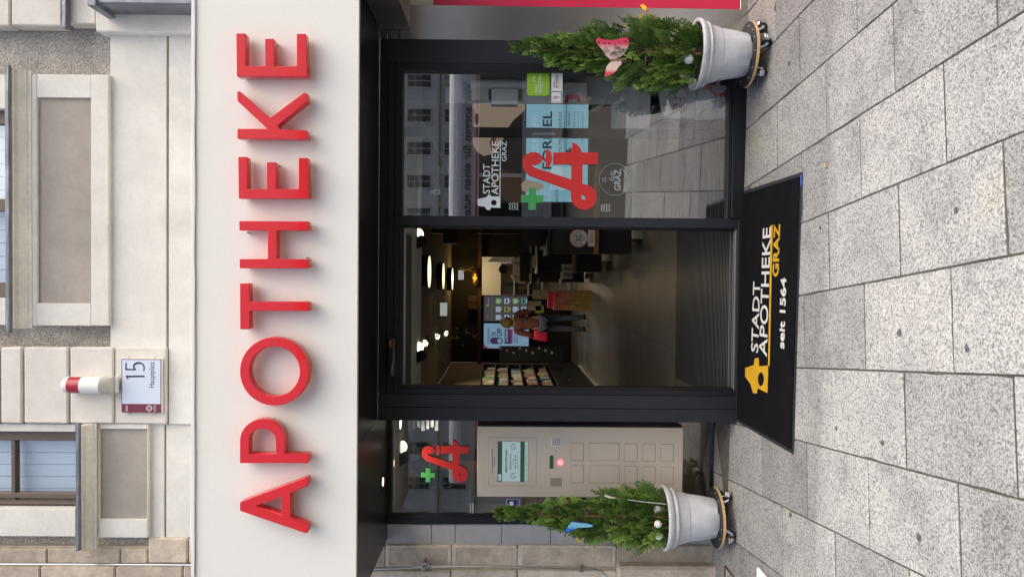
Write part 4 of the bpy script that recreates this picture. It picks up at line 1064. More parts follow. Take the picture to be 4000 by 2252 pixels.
wb2 = [z26(*p) for p in ((1342, 560), (1440, 575), (1520, 592), (1562, 610), (1540, 625), (1480, 628), (1400, 632), (1357, 630))]
xa, xb = at(*z26(1300, 560), yl_).x, at(*z26(1300, 670), yl_).x
m_b = grad('blue_butterfly_wing', (.16, .44, .62), (.01, .10, .62), 0, xa, xb-.004)
bt2, c2 = butterfly('blue cut-out butterfly on the left conifer', [wb1, wb2], yl_, lambda dx: dx*.3, m_b, None, z26(0, 560)[1], [(*z26(1205, 645), .003), (*z26(1270, 627), .003), (*z26(1325, 615), .0025), (*z26(1400, 604), .002), (*z26(1455, 604), .002)])
bm = bmesh.new(); tube(bm, [at(*z26(1270, 553), yl_), at(*z26(1560, 600), yl_)], .003, 6); bobj('body', bm, M['navy'], bt2, True)
m_y = mat('yellow_butterfly_wing', (.75, .45, .02), .45, noise=[(60, .2)])
z28 = lambda a, b: (2200+a/1.7056, b/1.7056)
yy_ = RY-.10
bt3, c3 = butterfly('yellow butterfly with orange feelers on the right conifer near the red shop', [[z28(*p) for p in ((518, 28), (535, 20), (552, 35), (560, 50), (550, 70), (530, 62))], [z28(*p) for p in ((505, 100), (530, 85), (528, 110), (508, 120))]], yy_, lambda dx: abs(dx)*.4, m_y, None, z28(0, 72)[1], [])
bm = bmesh.new()
for p_ in ((590, 62), (580, 48), (600, 75), (560, 66)): tube(bm, [at(*z28(545, 76), yy_), at(*z28(*p_), yy_-.01)], .0015, 4)
tube(bm, [at(*z28(545, 76), yy_), at(*z28(600, 110), yy_), at(*z28(680, 170), yy_)], .0018, 4)
bobj('feelers', bm, M['orange'], bt3)
butterfly('yellow butterfly half hidden on the left conifer', [[z26(*p) for p in ((1310, 770), (1330, 752), (1350, 800), (1390, 820), (1385, 855), (1340, 830))]], LY-.02, lambda dx: 0, m_y, None, z26(0, 800)[1], [])

# small litter and odds at the ground
gp_ = gat(3219, 648)
bm = bmesh.new(); tube(bm, [(gp_.x-.008, gp_.y-.004, gz(gp_.x, gp_.y)+.005), (gp_.x+.012, gp_.y+.006, gz(gp_.x, gp_.y)+.005)], .0042, 8)
ob = bobj('cigarette_butt', bm, mat('cork_paper', (.62, .36, .15), .8), None, True); base_at(ob, (gp_.x, gp_.y, gz(gp_.x, gp_.y))); tag(ob, 'orange cigarette butt lying on the paving beyond the mat corner', 'cigarette butt')
wf = gat(2985, 2246)
wt = thing('white_stand_foot', 'white flat foot of a stand at the left edge of the paving', 'stand foot', (wf.x, wf.y, gz(wf.x, wf.y)))
bm = bmesh.new(); bbox(bm, wf.x-.30, wf.x+.012, wf.y-.10, wf.y+.10, gz(wf.x, wf.y)+.004, gz(wf.x, wf.y)+.022, .004); bobj('plate', bm, M['white'], wt)
bm = bmesh.new(); tube(bm, [(wf.x-.16, wf.y, gz(wf.x, wf.y)+.02), (wf.x-.16, wf.y, gz(wf.x, wf.y)+1.0)], .02, 12); bobj('post', bm, M['white'], wt, True)
gw = gat(2830, 2228)
ct = thing('cellar_cover', 'brown edged cellar cover in the corner below the stone pilaster', 'cover', (gw.x, gw.y, gz(gw.x, gw.y)))
M['rust'] = mat('brown_iron', (.10, .055, .04), .7, noise=[(20, .3)])
for pa_, pb_ in (((2828, 2208), (2870, 2262)), ((2828, 2208), (2826, 2262))):
    a_, b_ = gat(*pa_), gat(*pb_); bm = bmesh.new(); tube(bm, [(a_.x, a_.y, gz(a_.x, a_.y)+.003), (b_.x, b_.y, gz(b_.x, b_.y)+.003)], .007, 4); bobj('edge_bar', bm, M['rust'], ct)

# ================================================================== SHOP INTERIOR
M['floor'] = mat('brown_grey_floor_tile', (.125, .115, .105), .40, noise=[(2.5, .15), (25, .1)], randobj=.06)
M['ceil_grey'] = mat('pale_grey_ceiling', (.72, .72, .69), .8)
M['ceil'] = mat('taupe_ceiling', (.26, .225, .18), .8, noise=[(2, .05)])
M['wall_dark'] = mat('dark_shop_wall', (.020, .018, .016), .7)
M['wall_warm'] = mat('warm_shop_wall', (.34, .26, .17), .85)
M['wall_pale'] = mat('pale_shop_wall', (.44, .44, .42), .8)
M['cab'] = mat('black_cabinet', (.012, .012, .013), .45)
M['wood'] = mat('oak_edge', (.32, .17, .06), .5, noise=[(9, .2), (60, .15)])
M['wood_dark'] = mat('dark_wood', (.10, .055, .025), .5, noise=[(9, .2)])
M['lamp'] = emis('ceiling_lamp_glow', (1.0, .90, .62), .85)
M['spot'] = emis('spot_lamp_glow', (1.0, .90, .62), 1.8)
M['led'] = emis('led_strip', (1.0, .88, .55), .9)
M['gold'] = mat('gold_leaf', (.75, .42, .08), .3, metal=.9, bump=[(40, .8, .02)])
M['paper'] = mat('cream_paper', (.72, .66, .48), .7)
M['foil'] = mat('grey_wire_paper', (.30, .28, .22), .6)
FZ = .022
fl = bpy.data.objects.new('shop_floor', None); C.objects.link(fl); tag(fl, kind='structure')
box('floor_slab', M['mortar'], fl, -2.0, 2.2, .12, 11.84, -.10, FZ-.004, 0)
tx = [-2.0, -1.41, -.66, .06, .78, 1.50, 2.2]
for i in range(6):
    for j in range(8):
        box('tile', M['floor'], fl, tx[i]+.002, tx[i+1]-.002, 1.69+j*1.27, 1.69+(j+1)*1.27-.004, FZ-.02, FZ, 0)
em = thing('entrance_matting', 'dark ribbed entrance matting with aluminium strips inside the doorway', 'entrance mat', (0, .9, FZ))
box('base', M['cab'], em, -.90, 1.345, .121, 1.685, FZ-.03, FZ-.003, 0)
bm = bmesh.new()
for k in range(46): bbox(bm, -.895, 1.34, .128+k*.0339, .128+k*.0339+.0075, FZ-.004, FZ+.004, 0)
bobj('aluminium_ribs', bm, mat('dull_aluminium', (.40, .40, .40), .35, metal=.8), em)['kind'] = 'stuff'
bm = bmesh.new()
for k in range(45): bbox(bm, -.893, 1.338, .137+k*.0339, .137+k*.0339+.023, FZ-.004, FZ+.003, 0)
bobj('carpet_strips', bm, M['matpile'], em)['kind'] = 'stuff'
def setting(name, m, *b):
    o = box(name, m, None, *b, 0); return tag(o, kind='structure')
setting('ceiling', M['ceil_grey'], -.955, 2.2, .101, 1.64, 2.30, 2.39)
setting('ceiling', M['ceil_grey'], -1.96, -.958, .535, 1.64, 2.362, 2.39)
setting('ceiling', M['ceil'], -2.0, 2.2, 1.642, 13.8, 2.76, 2.9)
setting('ceiling', M['ceil_grey'], -2.0, 2.2, 1.60, 1.6395, 2.392, 2.9)
setting('wall', M['wall_warm'], -2.1, -2.001, .54, 11.85, -.1, 2.759)
setting('wall', M['wall_dark'], 2.201, 2.3, .10, 11.85, -.1, 2.759)
setting('wall', M['wall_dark'], -2.0, -.46, 11.86, 12.0, 0, 2.758)
setting('wall', M['wall_dark'], .42, 2.2, 11.86, 12.0, 0, 2.758)
setting('wall', M['wall_dark'], -.459, .419, 11.861, 12.0, 2.08, 2.757)
setting('wall', mat('back_room_wall', (.50, .44, .32), .8), -1.5, 1.5, 13.6, 13.7, 0, 2.758)
setting('floor', M['floor'], -1.5, 1.5, 12.01, 13.59, -.05, .02)
def lamp(name, kind, loc, energy, col=(1, .88, .68), size=.05, spot=None, parent=None, aim=None):
    l = bpy.data.lights.new(name, kind); l.energy = energy; l.color = col
    if kind in ('POINT', 'SPOT'): l.shadow_soft_size = size
    if spot: l.spot_size = rad(spot); l.spot_blend = .6
    o = bpy.data.objects.new(name, l); C.objects.link(o); o.location = loc
    if aim is not None: o.rotation_euler = (Vector(loc)-Vector(aim)).to_track_quat('Z', 'Y').to_euler()
    return o
# ventilation grille and gimbal spots in the low ceiling
g = thing('ceiling_vent', 'long slotted ventilation grille in the pale ceiling inside the doorway', 'vent', (-.2, .62, 2.30))
z = 2.2985; a, b = atz(1583, 1100, 2.30).y, atz(1606, 1100, 2.30).y
box('vent_frame', M['wall_pale'], g, -.90, .32, a, b, z-.003, 2.3, .001)
bm = bmesh.new()
for k in range(9): bbox(bm, -.88, .30, a+.01+(b-a-.02)*k/9, a+.01+(b-a-.02)*(k+.55)/9, z-.005, z-.0032, 0)
bobj('vent_slots', bm, M['lockdark'], g)['kind'] = 'stuff'
def gimbal(label, px, qa, qb, z=2.30, e=16, aim=(0, .8, -2)):
    c_ = atz(px, (qa+qb)/2, z); w = abs(atz(px, qa, z).x-c_.x); t = thing('recessed_spot', label, 'spotlight', c_, 'recessed twin spots in the pale ceiling')
    box('recess', M['cab'], t, c_.x-w, c_.x+w, c_.y-.10, c_.y+.10, z-.002, z+.0, 0)
    bm = bmesh.new(); tube(bm, [c_+Vector((-w*.5, -.02, .0)), c_+Vector((-w*.5+.03, -.05, -.05))], .045, 16); bobj('spot_head', bm, M['cab'], t, True)
    bm = bmesh.new(); tube(bm, [c_+Vector((w*.45, 0, -.004)), c_+Vector((w*.45, -.01, -.012))], [.05, .045], 16); bobj('lamp_face', bm, M['spot'], t, True)
    lamp('spot_light', 'SPOT', c_+Vector((w*.45, .0, -.03)), e, spot=110, aim=c_+Vector((w*.45, 0, 0))+Vector(aim))
gimbal('recessed twin spot in the pale ceiling near the post side of the doorway', 1632, 893, 970, e=30, aim=(.9, .3, -.9))
gimbal('recessed twin spot in the pale ceiling near the column side of the doorway', 1632, 1335, 1415)
gimbal('recessed twin spot in the ceiling of the side window', 1566, 1718, 1815, z=2.362, e=14, aim=(.1, .35, -1))
c_ = atz(1561, 1650, 2.362); t = thing('side_downlight', 'round lit downlight in the ceiling of the side window near the column', 'downlight', c_)
bm = bmesh.new(); tube(bm, [c_, c_+Vector((0, 0, -.006))], .06, 20); bobj('rim', bm, M['wall_pale'], t, True)
bm = bmesh.new(); tube(bm, [c_+Vector((0, 0, -.0065)), c_+Vector((0, 0, -.009))], .048, 20); bobj('lamp_face', bm, M['spot'], t, True)
ps_ = atz(1494, 1880, 2.402)
lamp('soffit_downlight_lamp', 'SPOT', ps_+Vector((0, 0, -.02)), 6.5, col=(1, .86, .66), spot=150, size=.03, aim=ps_+Vector((0, .12, -1)))
lamp('downlight_lamp', 'SPOT', c_+Vector((0, 0, -.03)), 2.5, spot=100, aim=c_+Vector((0, 0, -2)))
# three round pendant discs, then the small lit ceiling cubes
for lab, p, q, D in (('nearest and largest looking of the three round ceiling discs', 1678, 1061, 10.2), ('middle one of the three round ceiling discs', 1733, 1078, 12.5), ('farthest and smallest looking of the three round ceiling discs', 1768, 1089, 14.8)):
    c_ = at(p, q, D-DCAM); t = thing('disc_lamp', lab, 'ceiling lamp', c_, 'round disc lamps under the shop ceiling')
    bm = bmesh.new(); tube(bm, [c_+Vector((0, 0, .005)), c_+Vector((0, 0, .11))], .235, 32); bobj('drum', bm, M['cab'], t, True)
    bm = bmesh.new(); tube(bm, [c_, c_+Vector((0, 0, .004))], .222, 32); bobj('diffuser', bm, M['lamp'], t, True)
    bm = bmesh.new(); tube(bm, [c_+Vector((0, 0, .11)), (c_.x, c_.y, 2.765)], .02, 8); bobj('stem', bm, M['cab'], t)
    lamp('disc_light', 'SPOT', c_+Vector((0, 0, -.02)), 12, spot=150, size=.2, aim=c_+Vector((0, 0, -1)))
M['signlit'] = emis('exit_sign_back', (.62, .68, .66), .30)
for lab, pa, pb, qa, qb, D in (('larger pale box hanging from the dark ceiling left of the discs', 1719, 1746, 1182, 1233, 12.0), ('small pale box hanging beside the farthest ceiling disc', 1790, 1810, 1055, 1092, 14.6)):
    o = rbox('hanging_box', M['signlit'], None, pa, pb, qa, qb, D-DCAM, .05); base_at(o, at((pa+pb)/2, (qa+qb)/2, D-DCAM)); tag(o, lab, 'sign box', 'pale boxes under the shop ceiling')
for i, (p, q, D) in enumerate(((1653, 1325, 9.6), (1702, 1300, 11.2), (1737, 1290, 12.6))):
    c_ = atz(p, q, 2.755); t = thing('ceiling_spot', ('front', 'middle', 'rear')[i]+' small square spotlight in the dark ceiling above the paper butterflies', 'spotlight', c_, 'square spots in the dark ceiling')
    box('recess', M['cab'], t, c_.x-.10, c_.x+.05, c_.y-.05, c_.y+.05, 2.752, 2.759, 0)
    bm = bmesh.new(); tube(bm, [c_+Vector((-.05, 0, -.006)), c_+Vector((-.06, -.02, -.05))], [.045, .05], 12); bobj('lamp_face', bm, M['spot'], t, True)
    lamp('spot_light', 'SPOT', c_+Vector((-.05, 0, -.08)), 20, spot=75, aim=(c_.x-.7, c_.y+.4, 0))
# paper butterflies hanging in the room
bf = [(1667, 1332, 22, 60), (1693, 1330, 14, 0), (1712, 1303, 16, -30), (1737, 1292, 15, 80), (1755, 1296, 11, 20), (1689, 1345, 16, 110), (1748, 1311, 11, 60), (1765, 1313, 12, -20), (1785, 1322, 13, 140), (1790, 1299, 11, 35), (1788, 1280, 11, 80), (1820, 1295, 13, 150), (1850, 1293, 10, 60), (1851, 1312, 11, 100), (1735, 1413, 11, 120), (1662, 1356, 9, 45), (1810, 1348, 8, 90)]
bf.sort(); HN = ['highest']+[w+' highest' for w in 'second third fourth fifth sixth seventh eighth'.split()]+['middle']+[w+' lowest' for w in 'eighth seventh sixth fifth fourth third second'.split()]+['lowest']
for i, (p, q, r, a) in enumerate(bf):
    D = 8.2+(i % 4)*.35; c_ = at(p, q, D-DCAM); k = r*D/FPX
    t = thing('paper_butterfly', HN[i]+' of the small cream paper butterflies hanging on threads in the shop', 'butterfly', c_, 'cream paper butterflies hanging in the shop')
    an = rad(a)
    for s_ in (-1, 1):
        bm = bmesh.new(); ps = [(0, 0, 0), (.35, .25, .6), (.9, .4, .95), (1.0, .45, .45), (.65, .3, .05), (.75, .3, -.45), (.35, .2, -.6)]
        vv_ = []
        for x, y, zz_ in ps:
            v = Vector((x*s_*k, y*k*.9, zz_*k)); v = Matrix.Rotation(an, 3, 'Y') @ Matrix.Rotation(.5*a, 3, 'Z') @ v; vv_.append(bm.verts.new(c_+v))
        bm.faces.new(vv_); bmesh.ops.solidify(bm, geom=list(bm.faces), thickness=.001)
        bobj('wing', bm, M['paper'], t)
    bm = bmesh.new(); tube(bm, [c_, (c_.x, c_.y, 2.76)], .0006, 3); bobj('thread', bm, M['foil'], t)
for i, (p, q, r) in enumerate(((1668, 1408, 15), (1697, 1365, 20), (1743, 1334, 18), (1745, 1370, 16))):
    c_ = at(p, q, 3.4); k = r*8.25/FPX; t = thing('wire_butterfly', ('highest', 'second highest', 'third highest', 'lowest')[i]+' of the grey openwork wire butterflies among the paper butterflies', 'butterfly', c_, 'grey wire butterflies hanging in the shop')
    bm = bmesh.new()
    for s_ in (-1, 1):
        for rr in (1, .7, .4): tube(bm, [(c_.x+s_*k*(.55+.5*rr*math.cos(j*.6)), c_.y, c_.z+k*.55*rr*math.sin(j*.6)+k*.2*s_*math.cos(j*.6)) for j in range(11)], .0016, 3)
    bobj('wire_wings', bm, M['foil'], t)
    bm = bmesh.new(); tube(bm, [c_, (c_.x, c_.y, 2.76)], .0006, 3); bobj('thread', bm, M['foil'], t)
# back wall: beam, screens, golden lamp, cartons
bw = 11.7
o = rbox('wooden_beam', M['wood_dark'], None, 1866, 1880, 840, 1530, bw-.1, .2); base_at(o, (0, bw, 2.1)); tag(o, 'long brown wooden beam across the back of the shop above the screens', 'beam')
sB = 4.832
def bx(name, m, par, a0, a1, b0, b1, y=bw, dep=.004): return rbox(name, m, par, 1850+a0/sB, 1850+a1/sB, 1100+b0/sB, 1100+b1/sB, y, dep, 0)
def bwd(s, m, par, a0, a1, b0, b1, y, **k): return words(s, m, par, 1850+a0/sB, 1850+a1/sB, 1100+b0/sB, 1100+b1/sB, y, **k)
def scr(name, col, s): M[name] = mat(name, (.01, .01, .01), .3, emit=(col, s)); return M[name]
scr('scr_blue', (.22, .37, .52), .42); scr('scr_purple', (.055, .03, .10), .42); scr('scr_mag', (.30, .03, .16), .35); scr('scr_ink', (.03, .03, .08), .3); scr('scr_grey', (.075, .075, .08), .4)
scr('scr_white', (.42, .52, .62), .36); scr('scr_lime', (.25, .42, .10), .36); scr('scr_teal', (.10, .30, .20), .36); scr('scr_yel', (.40, .36, .08), .3)
s1 = thing('advert_screen', 'upright lit screen with pale blue migraine advert and purple pill mark', 'screen', at(2000, 1310, bw))
bx('housing', M['cab'], s1, 180, 1050, 775, 1265, bw+.004, .06); bx('picture', M['scr_blue'], s1, 192, 1040, 785, 1255, bw)
y = bw-.004
bwd('MIGRÄNE', M['scr_ink'], s1, 250, 303, 870, 1170, y); bwd('ON', M['scr_ink'], s1, 325, 425, 945, 1028, y, bold=.02); bwd('OFF', M['scr_ink'], s1, 437, 540, 875, 1030, y, bold=.02)
def bp(pts): return [(lambda v: (v.x, v.z))(at(1850+a/sB, 1100+b/sB, y)) for a, b in pts]
prism('pill_mark', M['scr_purple'], s1, [bp(arc(372, 1110, 60, 62, 0, 6.283, 20)[:-1])], y, y+.002)
prism('pill_mark', M['scr_purple'], s1, [bp([(372, 1050), (480, 1050), (480, 1172), (372, 1172)])], y+.0005, y+.002)
prism('pill_ring', M['scr_ink'], s1, [bp(arc(494, 1110, 58, 62, 0, 6.283, 20)[:-1])], y-.001, y)
prism('pill_ring', M['scr_blue'], s1, [bp(arc(490, 1110, 42, 46, 0, 6.283, 20)[:-1])], y-.002, y-.001)
bx('advert_box', M['scr_purple'], s1, 586, 695, 890, 1166, y, .002); bx('advert_box', M['scr_mag'], s1, 696, 735, 890, 1166, y, .002)
bwd('AURASIN', M['scr_white'], s1, 602, 648, 905, 1132, y-.002, bold=.02)
bwd('REZEPTFREI', M['scr_purple'], s1, 765, 792, 925, 1150, y, bold=.02); bwd('MIGRÄNE FREI', M['scr_purple'], s1, 806, 834, 930, 1150, y, bold=.02)
prism('corner_mark', M['scr_mag'], s1, [bp([(192, 1150), (225, 1205), (270, 1240), (305, 1254), (192, 1254)])], y, y+.002)
s2_ = thing('product_screen', 'upright dark screen showing rows of small product packs with price tags', 'screen', at(1980, 1205, bw))
bx('housing', M['cab'], s2_, 180, 1050, 255, 757, bw+.004, .06); bx('picture', M['scr_grey'], s2_, 195, 1010, 268, 745, bw)
bwd('STADT APOTHEKE', M['scr_white'], s2_, 268, 290, 300, 420, y); bwd('Hals', M['scr_yel'], s2_, 258, 284, 622, 690, y); bx('rule', M['scr_yel'], s2_, 343, 346, 270, 742, y, .002)
bx('tower_mark', M['scr_yel'], s2_, 240, 292, 430, 465, y, .002)
cols = ['scr_lime', 'scr_white', 'scr_lime', 'scr_teal', 'scr_white', 'scr_yel', 'scr_white', 'scr_white', 'scr_white', 'scr_white', 'scr_white', 'scr_ink']
i = 0
for b0, b1 in ((312, 415), (467, 570), (622, 716)):
    for a0 in (418, 578, 738, 898):
        bx('product_picture', M[cols[i]], s2_, a0, a0+92, b0, b1, y, .002); bx('product_print', M['scr_ink'] if i % 2 else M['scr_white'], s2_, a0+30, a0+62, b0+18, b1-18, y-.001, .001)
        bx('price_tag', M['scr_white'], s2_, a0+94, a0+112, b0+20, b1-30, y, .002); i += 1
for a0 in (500, 664, 822, 998): bx('shelf_line', M['scr_grey'], s2_, a0+14, a0+20, 272, 742, y-.0005, .001)
c_ = at(1857, 1085, bw-.25); t = thing('gold_lamp', 'crumpled golden lamp standing on the beam at the back of the shop', 'lamp', c_)
bm = bmesh.new(); ball(bm, c_, .17, 3, (1.0, .7, .42))
for v in bm.verts: v.co += (v.co-c_)*random.uniform(-.14, .14)
bobj('shade', bm, M['gold'], t); lamp('gold_light', 'POINT', c_+Vector((0, -.35, .15)), 5, (1, .65, .25), .08)
bm = bmesh.new()
for q0, q1 in ((1040, 1075), (1058, 1045)): tube(bm, [at(1850, q0, bw-.3), at(1815, (q0+q1)/2, bw-.3), at(1795, q1, bw-.35)], .012, 5)
bobj('branch', bm, M['wood_dark'], t)
for lab, qa, qb in (('brown carton on the beam at the back, nearer the golden lamp', 1154, 1180), ('brown carton on the beam at the back, farther from the golden lamp', 1182, 1207)):
    o = rbox('carton', M['wood_dark'], None, 1829, 1866, qa, qb, bw-.1, .3); base_at(o, at(1866, (qa+qb)/2, bw)); tag(o, lab, 'carton', 'cartons on the back beam')
lamp('back_room_light', 'POINT', (0, 12.8, 2.3), 16, (1, .82, .55), .15)
t = thing('back_room_shelf', 'pale shelf rack seen through the lit opening at the back', 'shelf', (0, 13.4, 0))
for k in range(4): box('shelf_board', M['wall_pale'], t, -.5, .3, 13.3, 13.58, .6+k*.35, .63+k*.35, .002)
for x_ in (-.52, .30): box('upright', M['wall_pale'], t, x_, x_+.03, 13.3, 13.58, .02, 2.0, .002)
for k in range(7): box('file', M['wood_dark'] if k % 2 else M['cab'], t, -.45+k*.1, -.37+k*.1, 13.32, 13.5, .632+.35*(k % 3), .85+.35*(k % 3), .002)

# counters receding on the right
def counter(lab, y0, x0):
    t = thing('sales_counter', lab, 'counter', (x0+.8, y0, FZ), 'black sales counters')
    box('body', M['cab'], t, x0, 2.0, y0, y0+.75, .17, 1.06, .01)
    box('plinth', M['wall_pale'], t, x0+.16, 1.9, y0+.14, y0+.7, FZ, .17, .005)
    box('light_strip', M['led'], t, x0+.08, 1.9, y0+.09, y0+.10, .160, .169, 0)
    box('ledge', M['wood'], t, x0-.02, 1.2, y0-.12, y0-.002, .545, .565, .004); box('ledge', M['wood'], t, x0-.02, 1.2, y0-.12, y0-.002, .569, .590, .004)
    box('counter_top', M['cab'], t, x0-.03, 2.0, y0-.03, y0+.8, 1.0605, 1.10, .006)
    return t
counter('nearest black sales counter with the round sign on its oak ledge', 3.15, .26)
counter('second black sales counter with bottles on its oak ledge', 5.60, .06)
counter('farthest black sales counter beside the gift display', 7.85, -.11)
def monitor(lab, pa, pb, qa, qb, D):
    x0, x1, z0, z1 = rect(pa, pb, qa, qb, D-DCAM); y0 = D-DCAM; t = thing('monitor', lab, 'monitor', ((x0+x1)/2, y0, 1.10), 'black monitors on the counters')
    box('screen_back', M['cab'], t, x0, x1, y0, y0+.03, z0, z1, .006); box('stand', M['cab'], t, (x0+x1)/2-.03, (x0+x1)/2+.03, y0+.01, y0+.05, 1.11, z0, .003); box('foot', M['cab'], t, (x0+x1)/2-.1, (x0+x1)/2+.1, y0-.06, y0+.1, 1.10, 1.11, .003)
monitor('black monitor back on the nearest counter', 2030, 2130, 870, 960, 8.4)
monitor('black monitor on the farthest counter in front of the pharmacist', 2030, 2088, 985, 1098, 12.9)
# round sign on the first ledge
ys_ = 3.06; rsg = thing('round_sign', 'round pink rimmed cardboard sign with a black monogram on the nearest oak ledge', 'sign', (at(2261, 929, ys_).x, ys_, .59))
def ci_(r, n=40, p=2261, q=929): v = at(p, q, ys_); k = r*(ys_+DCAM)/FPX; return [(v.x+k*math.cos(i*6.2832/n), v.z+k*math.sin(i*6.2832/n)) for i in range(n)]
M['pinkrim'] = mat('pink_card', (.60, .24, .25), .6, noise=[(60, .3)])
prism('rim', M['pinkrim'], rsg, [ci_(37)], ys_, ys_+.004); prism('disc', M['white'], rsg, [ci_(32)], ys_-.002, ys_-.0002); prism('ring', M['black'], rsg, [ci_(19), ci_(18.2)], ys_-.003, ys_-.0022)
for k, ch in enumerate('ROGER&GALLET'):
    an = rad(205-k*21); v = at(2261, 929, ys_); R_ = 25.5*(ys_+DCAM)/FPX
    me = text_mesh(ch, .012); me = fit(me, -.0075, .0075, -.009, .009, 0); me.transform(Matrix.Translation((v.x+R_*math.cos(an), ys_-.003, v.z+R_*math.sin(an))) @ Matrix.Rotation(-(an-math.pi/2), 4, 'Y')); link('lettering', me, M['black'], rsg)
words('RG', M['black'], rsg, 2248, 2274, 918, 940, ys_-.003, bold=.02); words('PARIS', M['black'], rsg, 2281, 2285, 922, 936, ys_-.003)
rbox('label_card', M['white'], rsg, 2297, 2326, 893, 962, ys_-.004, .003)
for s, p0, p1 in (('ANERKANNTE', 2303, 2309), ('VERKAUFSSTELLE', 2311, 2317)): words(s, M['black'], rsg, p0, p1, 905, 950, ys_-.005)
# gift display and its toppers, tub, bottles
gd = thing('gift_display', 'pink and yellow cardboard display standing before the counters', 'display stand', at(2312, 1172, 8.05))
M['giftcol'] = grad('pink_yellow_card', (.42, .30, .10), (.50, .16, .14), 2, -.6, .9)
x0, x1, z0, z1 = rect(2163, 2310, 1134, 1211, 8.05); box('carton', M['giftcol'], gd, x0, x1, 8.05, 8.35, FZ, z1, .004)
box('top_tray', M['redplastic'], gd, x0+.03, x1-.02, 8.07, 8.30, z1+.001, z1+.10, .004)
words('Fröhlich', M['redsign'], gd, 2168, 2178, 1180, 1205, 8.046); words('Kirschen', M['redsign'], gd, 2180, 2188, 1178, 1206, 8.046)
bm = bmesh.new()
for k in range(16):
    v = at(random.uniform(2195, 2295), random.uniform(1138, 1206), 8.046); tube(bm, [(v.x-.012, v.y, v.z), (v.x+.012, v.y, v.z+.008)], .006, 4)
bobj('sweets_print', bm, M['claret'], gd)['kind'] = 'stuff'
prism('heart_mark', M['redsign'], gd, [[(lambda v: (v.x, v.z))(at(2176+7*math.cos(k*.5), 1153+7*math.sin(k*.5), 8.046)) for k in range(12)]], 8.045, 8.047)
for lab, pa, pb, qa, qb, cl in (('leaflet card with a warning triangle on the gift display', 2065, 2115, 1175, 1212, 'paper'), ('leaflet card with pink lettering on the gift display', 2082, 2148, 1130, 1168, 'paper'), ('green and white flyer bunch on the gift display', 2092, 2125, 1193, 1222, 'lime')):
    o = rbox('leaflet', mat('leaflet_'+str(pa), (.34, .28, .18) if cl == 'paper' else (.26, .34, .06), .7, noise=[(30, .3)]), None, pa, pb, qa, qb, 8.12, .05); base_at(o, at(pb, (qa+qb)/2, 8.12)); tag(o, lab, 'leaflet')
bt = thing('display_tub', 'clear tub of small bottles on the second oak ledge', 'tub', at(2240, 1060, 5.5))
rbox('tub', M['foil'], bt, 2196, 2238, 1030, 1090, 5.52, .10)
for k in range(5): rbox('bottle', M['etch_dim'] if k % 2 else M['white'], bt, 2202, 2236, 1033+k*11, 1042+k*11, 5.505, .03)
for lab, pa, pb, qa, qb, D, m_ in (('red and white sweets bag on the nearest counter', 2046, 2070, 888, 952, 8.6, 'redplastic'), ('white folded brochure stack on the nearest counter', 2110, 2146, 944, 975, 8.6, 'white'), ('orange clear pill organiser on the second counter', 2082, 2114, 998, 1045, 10.9, 'ply'), ('white carton stack on the second counter', 2122, 2144, 1013, 1046, 10.7, 'white'), ('small portrait photo card on the far counter', 2068, 2096, 1066, 1092, 12.8, 'ply'), ('white cards on the far counter beside the portrait', 2094, 2112, 1085, 1108, 12.7, 'wall_pale'), ('white price card on the third oak ledge', 2186, 2194, 1088, 1112, 12.5, 'white')):
    o = rbox('counter_item', M[m_], None, pa, pb, qa, qb, D-DCAM, .08); base_at(o, at(pb, (qa+qb)/2, D-DCAM)); tag(o, lab, 'counter item')
# hanging planters and vines at the right
t = thing('hanging_planter', 'dark hanging planters with trailing vines at the upper right inside the doorway', 'hanging planter', at(1740, 890, 4.6))
for pa, pb, qa, qb in ((1685, 1730, 870, 910), (1732, 1780, 900, 950)): rbox('trough', M['cab'], t, pa, pb, qa-60, qb, 4.6, .25)
M['vine'] = mat('vine_leaf', (.08, .12, .025), .6)
bm = bmesh.new()
for k in range(26):
    x_, q_ = random.uniform(1790, 1960), random.uniform(862, 930); v = at(x_, q_, 4.55+random.uniform(-.1, .2)); s_ = random.uniform(.02, .045); a = random.uniform(0, 6.28)
    u = Vector((math.cos(a), random.uniform(-.5, .5), math.sin(a)))*s_; w = u.cross(Vector((0, 1, 0)))*.5
    bm.faces.new([bm.verts.new(v-u), bm.verts.new(v+w), bm.verts.new(v+u), bm.verts.new(v-w)])
bobj('leaves', bm, M['vine'], t)
bm = bmesh.new()
for q_ in (872, 890, 905, 925): tube(bm, [at(1780, q_, 4.6), at(1850, q_+6, 4.6), at(1950, q_-4, 4.6)], .004, 4)
bobj('vine_stems', bm, M['vine'], t)
o = rbox('wooden_post', M['wood_dark'], None, 1840, 2050, 904, 912, 5.0, .1); base_at(o, at(2050, 908, 5.0)); tag(o, 'slim brown wooden post behind the hanging vines', 'post')

# ------------------------------------------------------------------ shelving on the left wall with goods
PM = [mat('carton_'+n, c, .6, noise=[(45, .10)]) for n, c in (('cream', (.62, .56, .38)), ('white', (.64, .63, .56)), ('green', (.20, .34, .14)), ('blue', (.06, .17, .30)), ('rose', (.46, .26, .22)), ('tan', (.46, .34, .20)))]
PN = ['cream', 'white', 'green', 'blue', 'rose', 'tan']
shf = thing('wall_shelving', 'long dark shelving along the left wall with a lit base', 'shelving', (-1.93, 8, FZ))
box('back_panel', M['cab'], shf, -1.999, -1.985, 4.6, 10.4, .1, 1.98, 0)
lev = [.73, .98, 1.235, 1.49, 1.735]
for z_ in lev: box('shelf_board', M['wood_dark'], shf, -1.984, -1.84, 4.6, 10.4, z_-.018, z_, .002)
for k in range(7): box('upright', M['cab'], shf, -1.984, -1.86, 4.6+k*.966-.01, 4.6+k*.966+.01, .09, 1.98, .001)
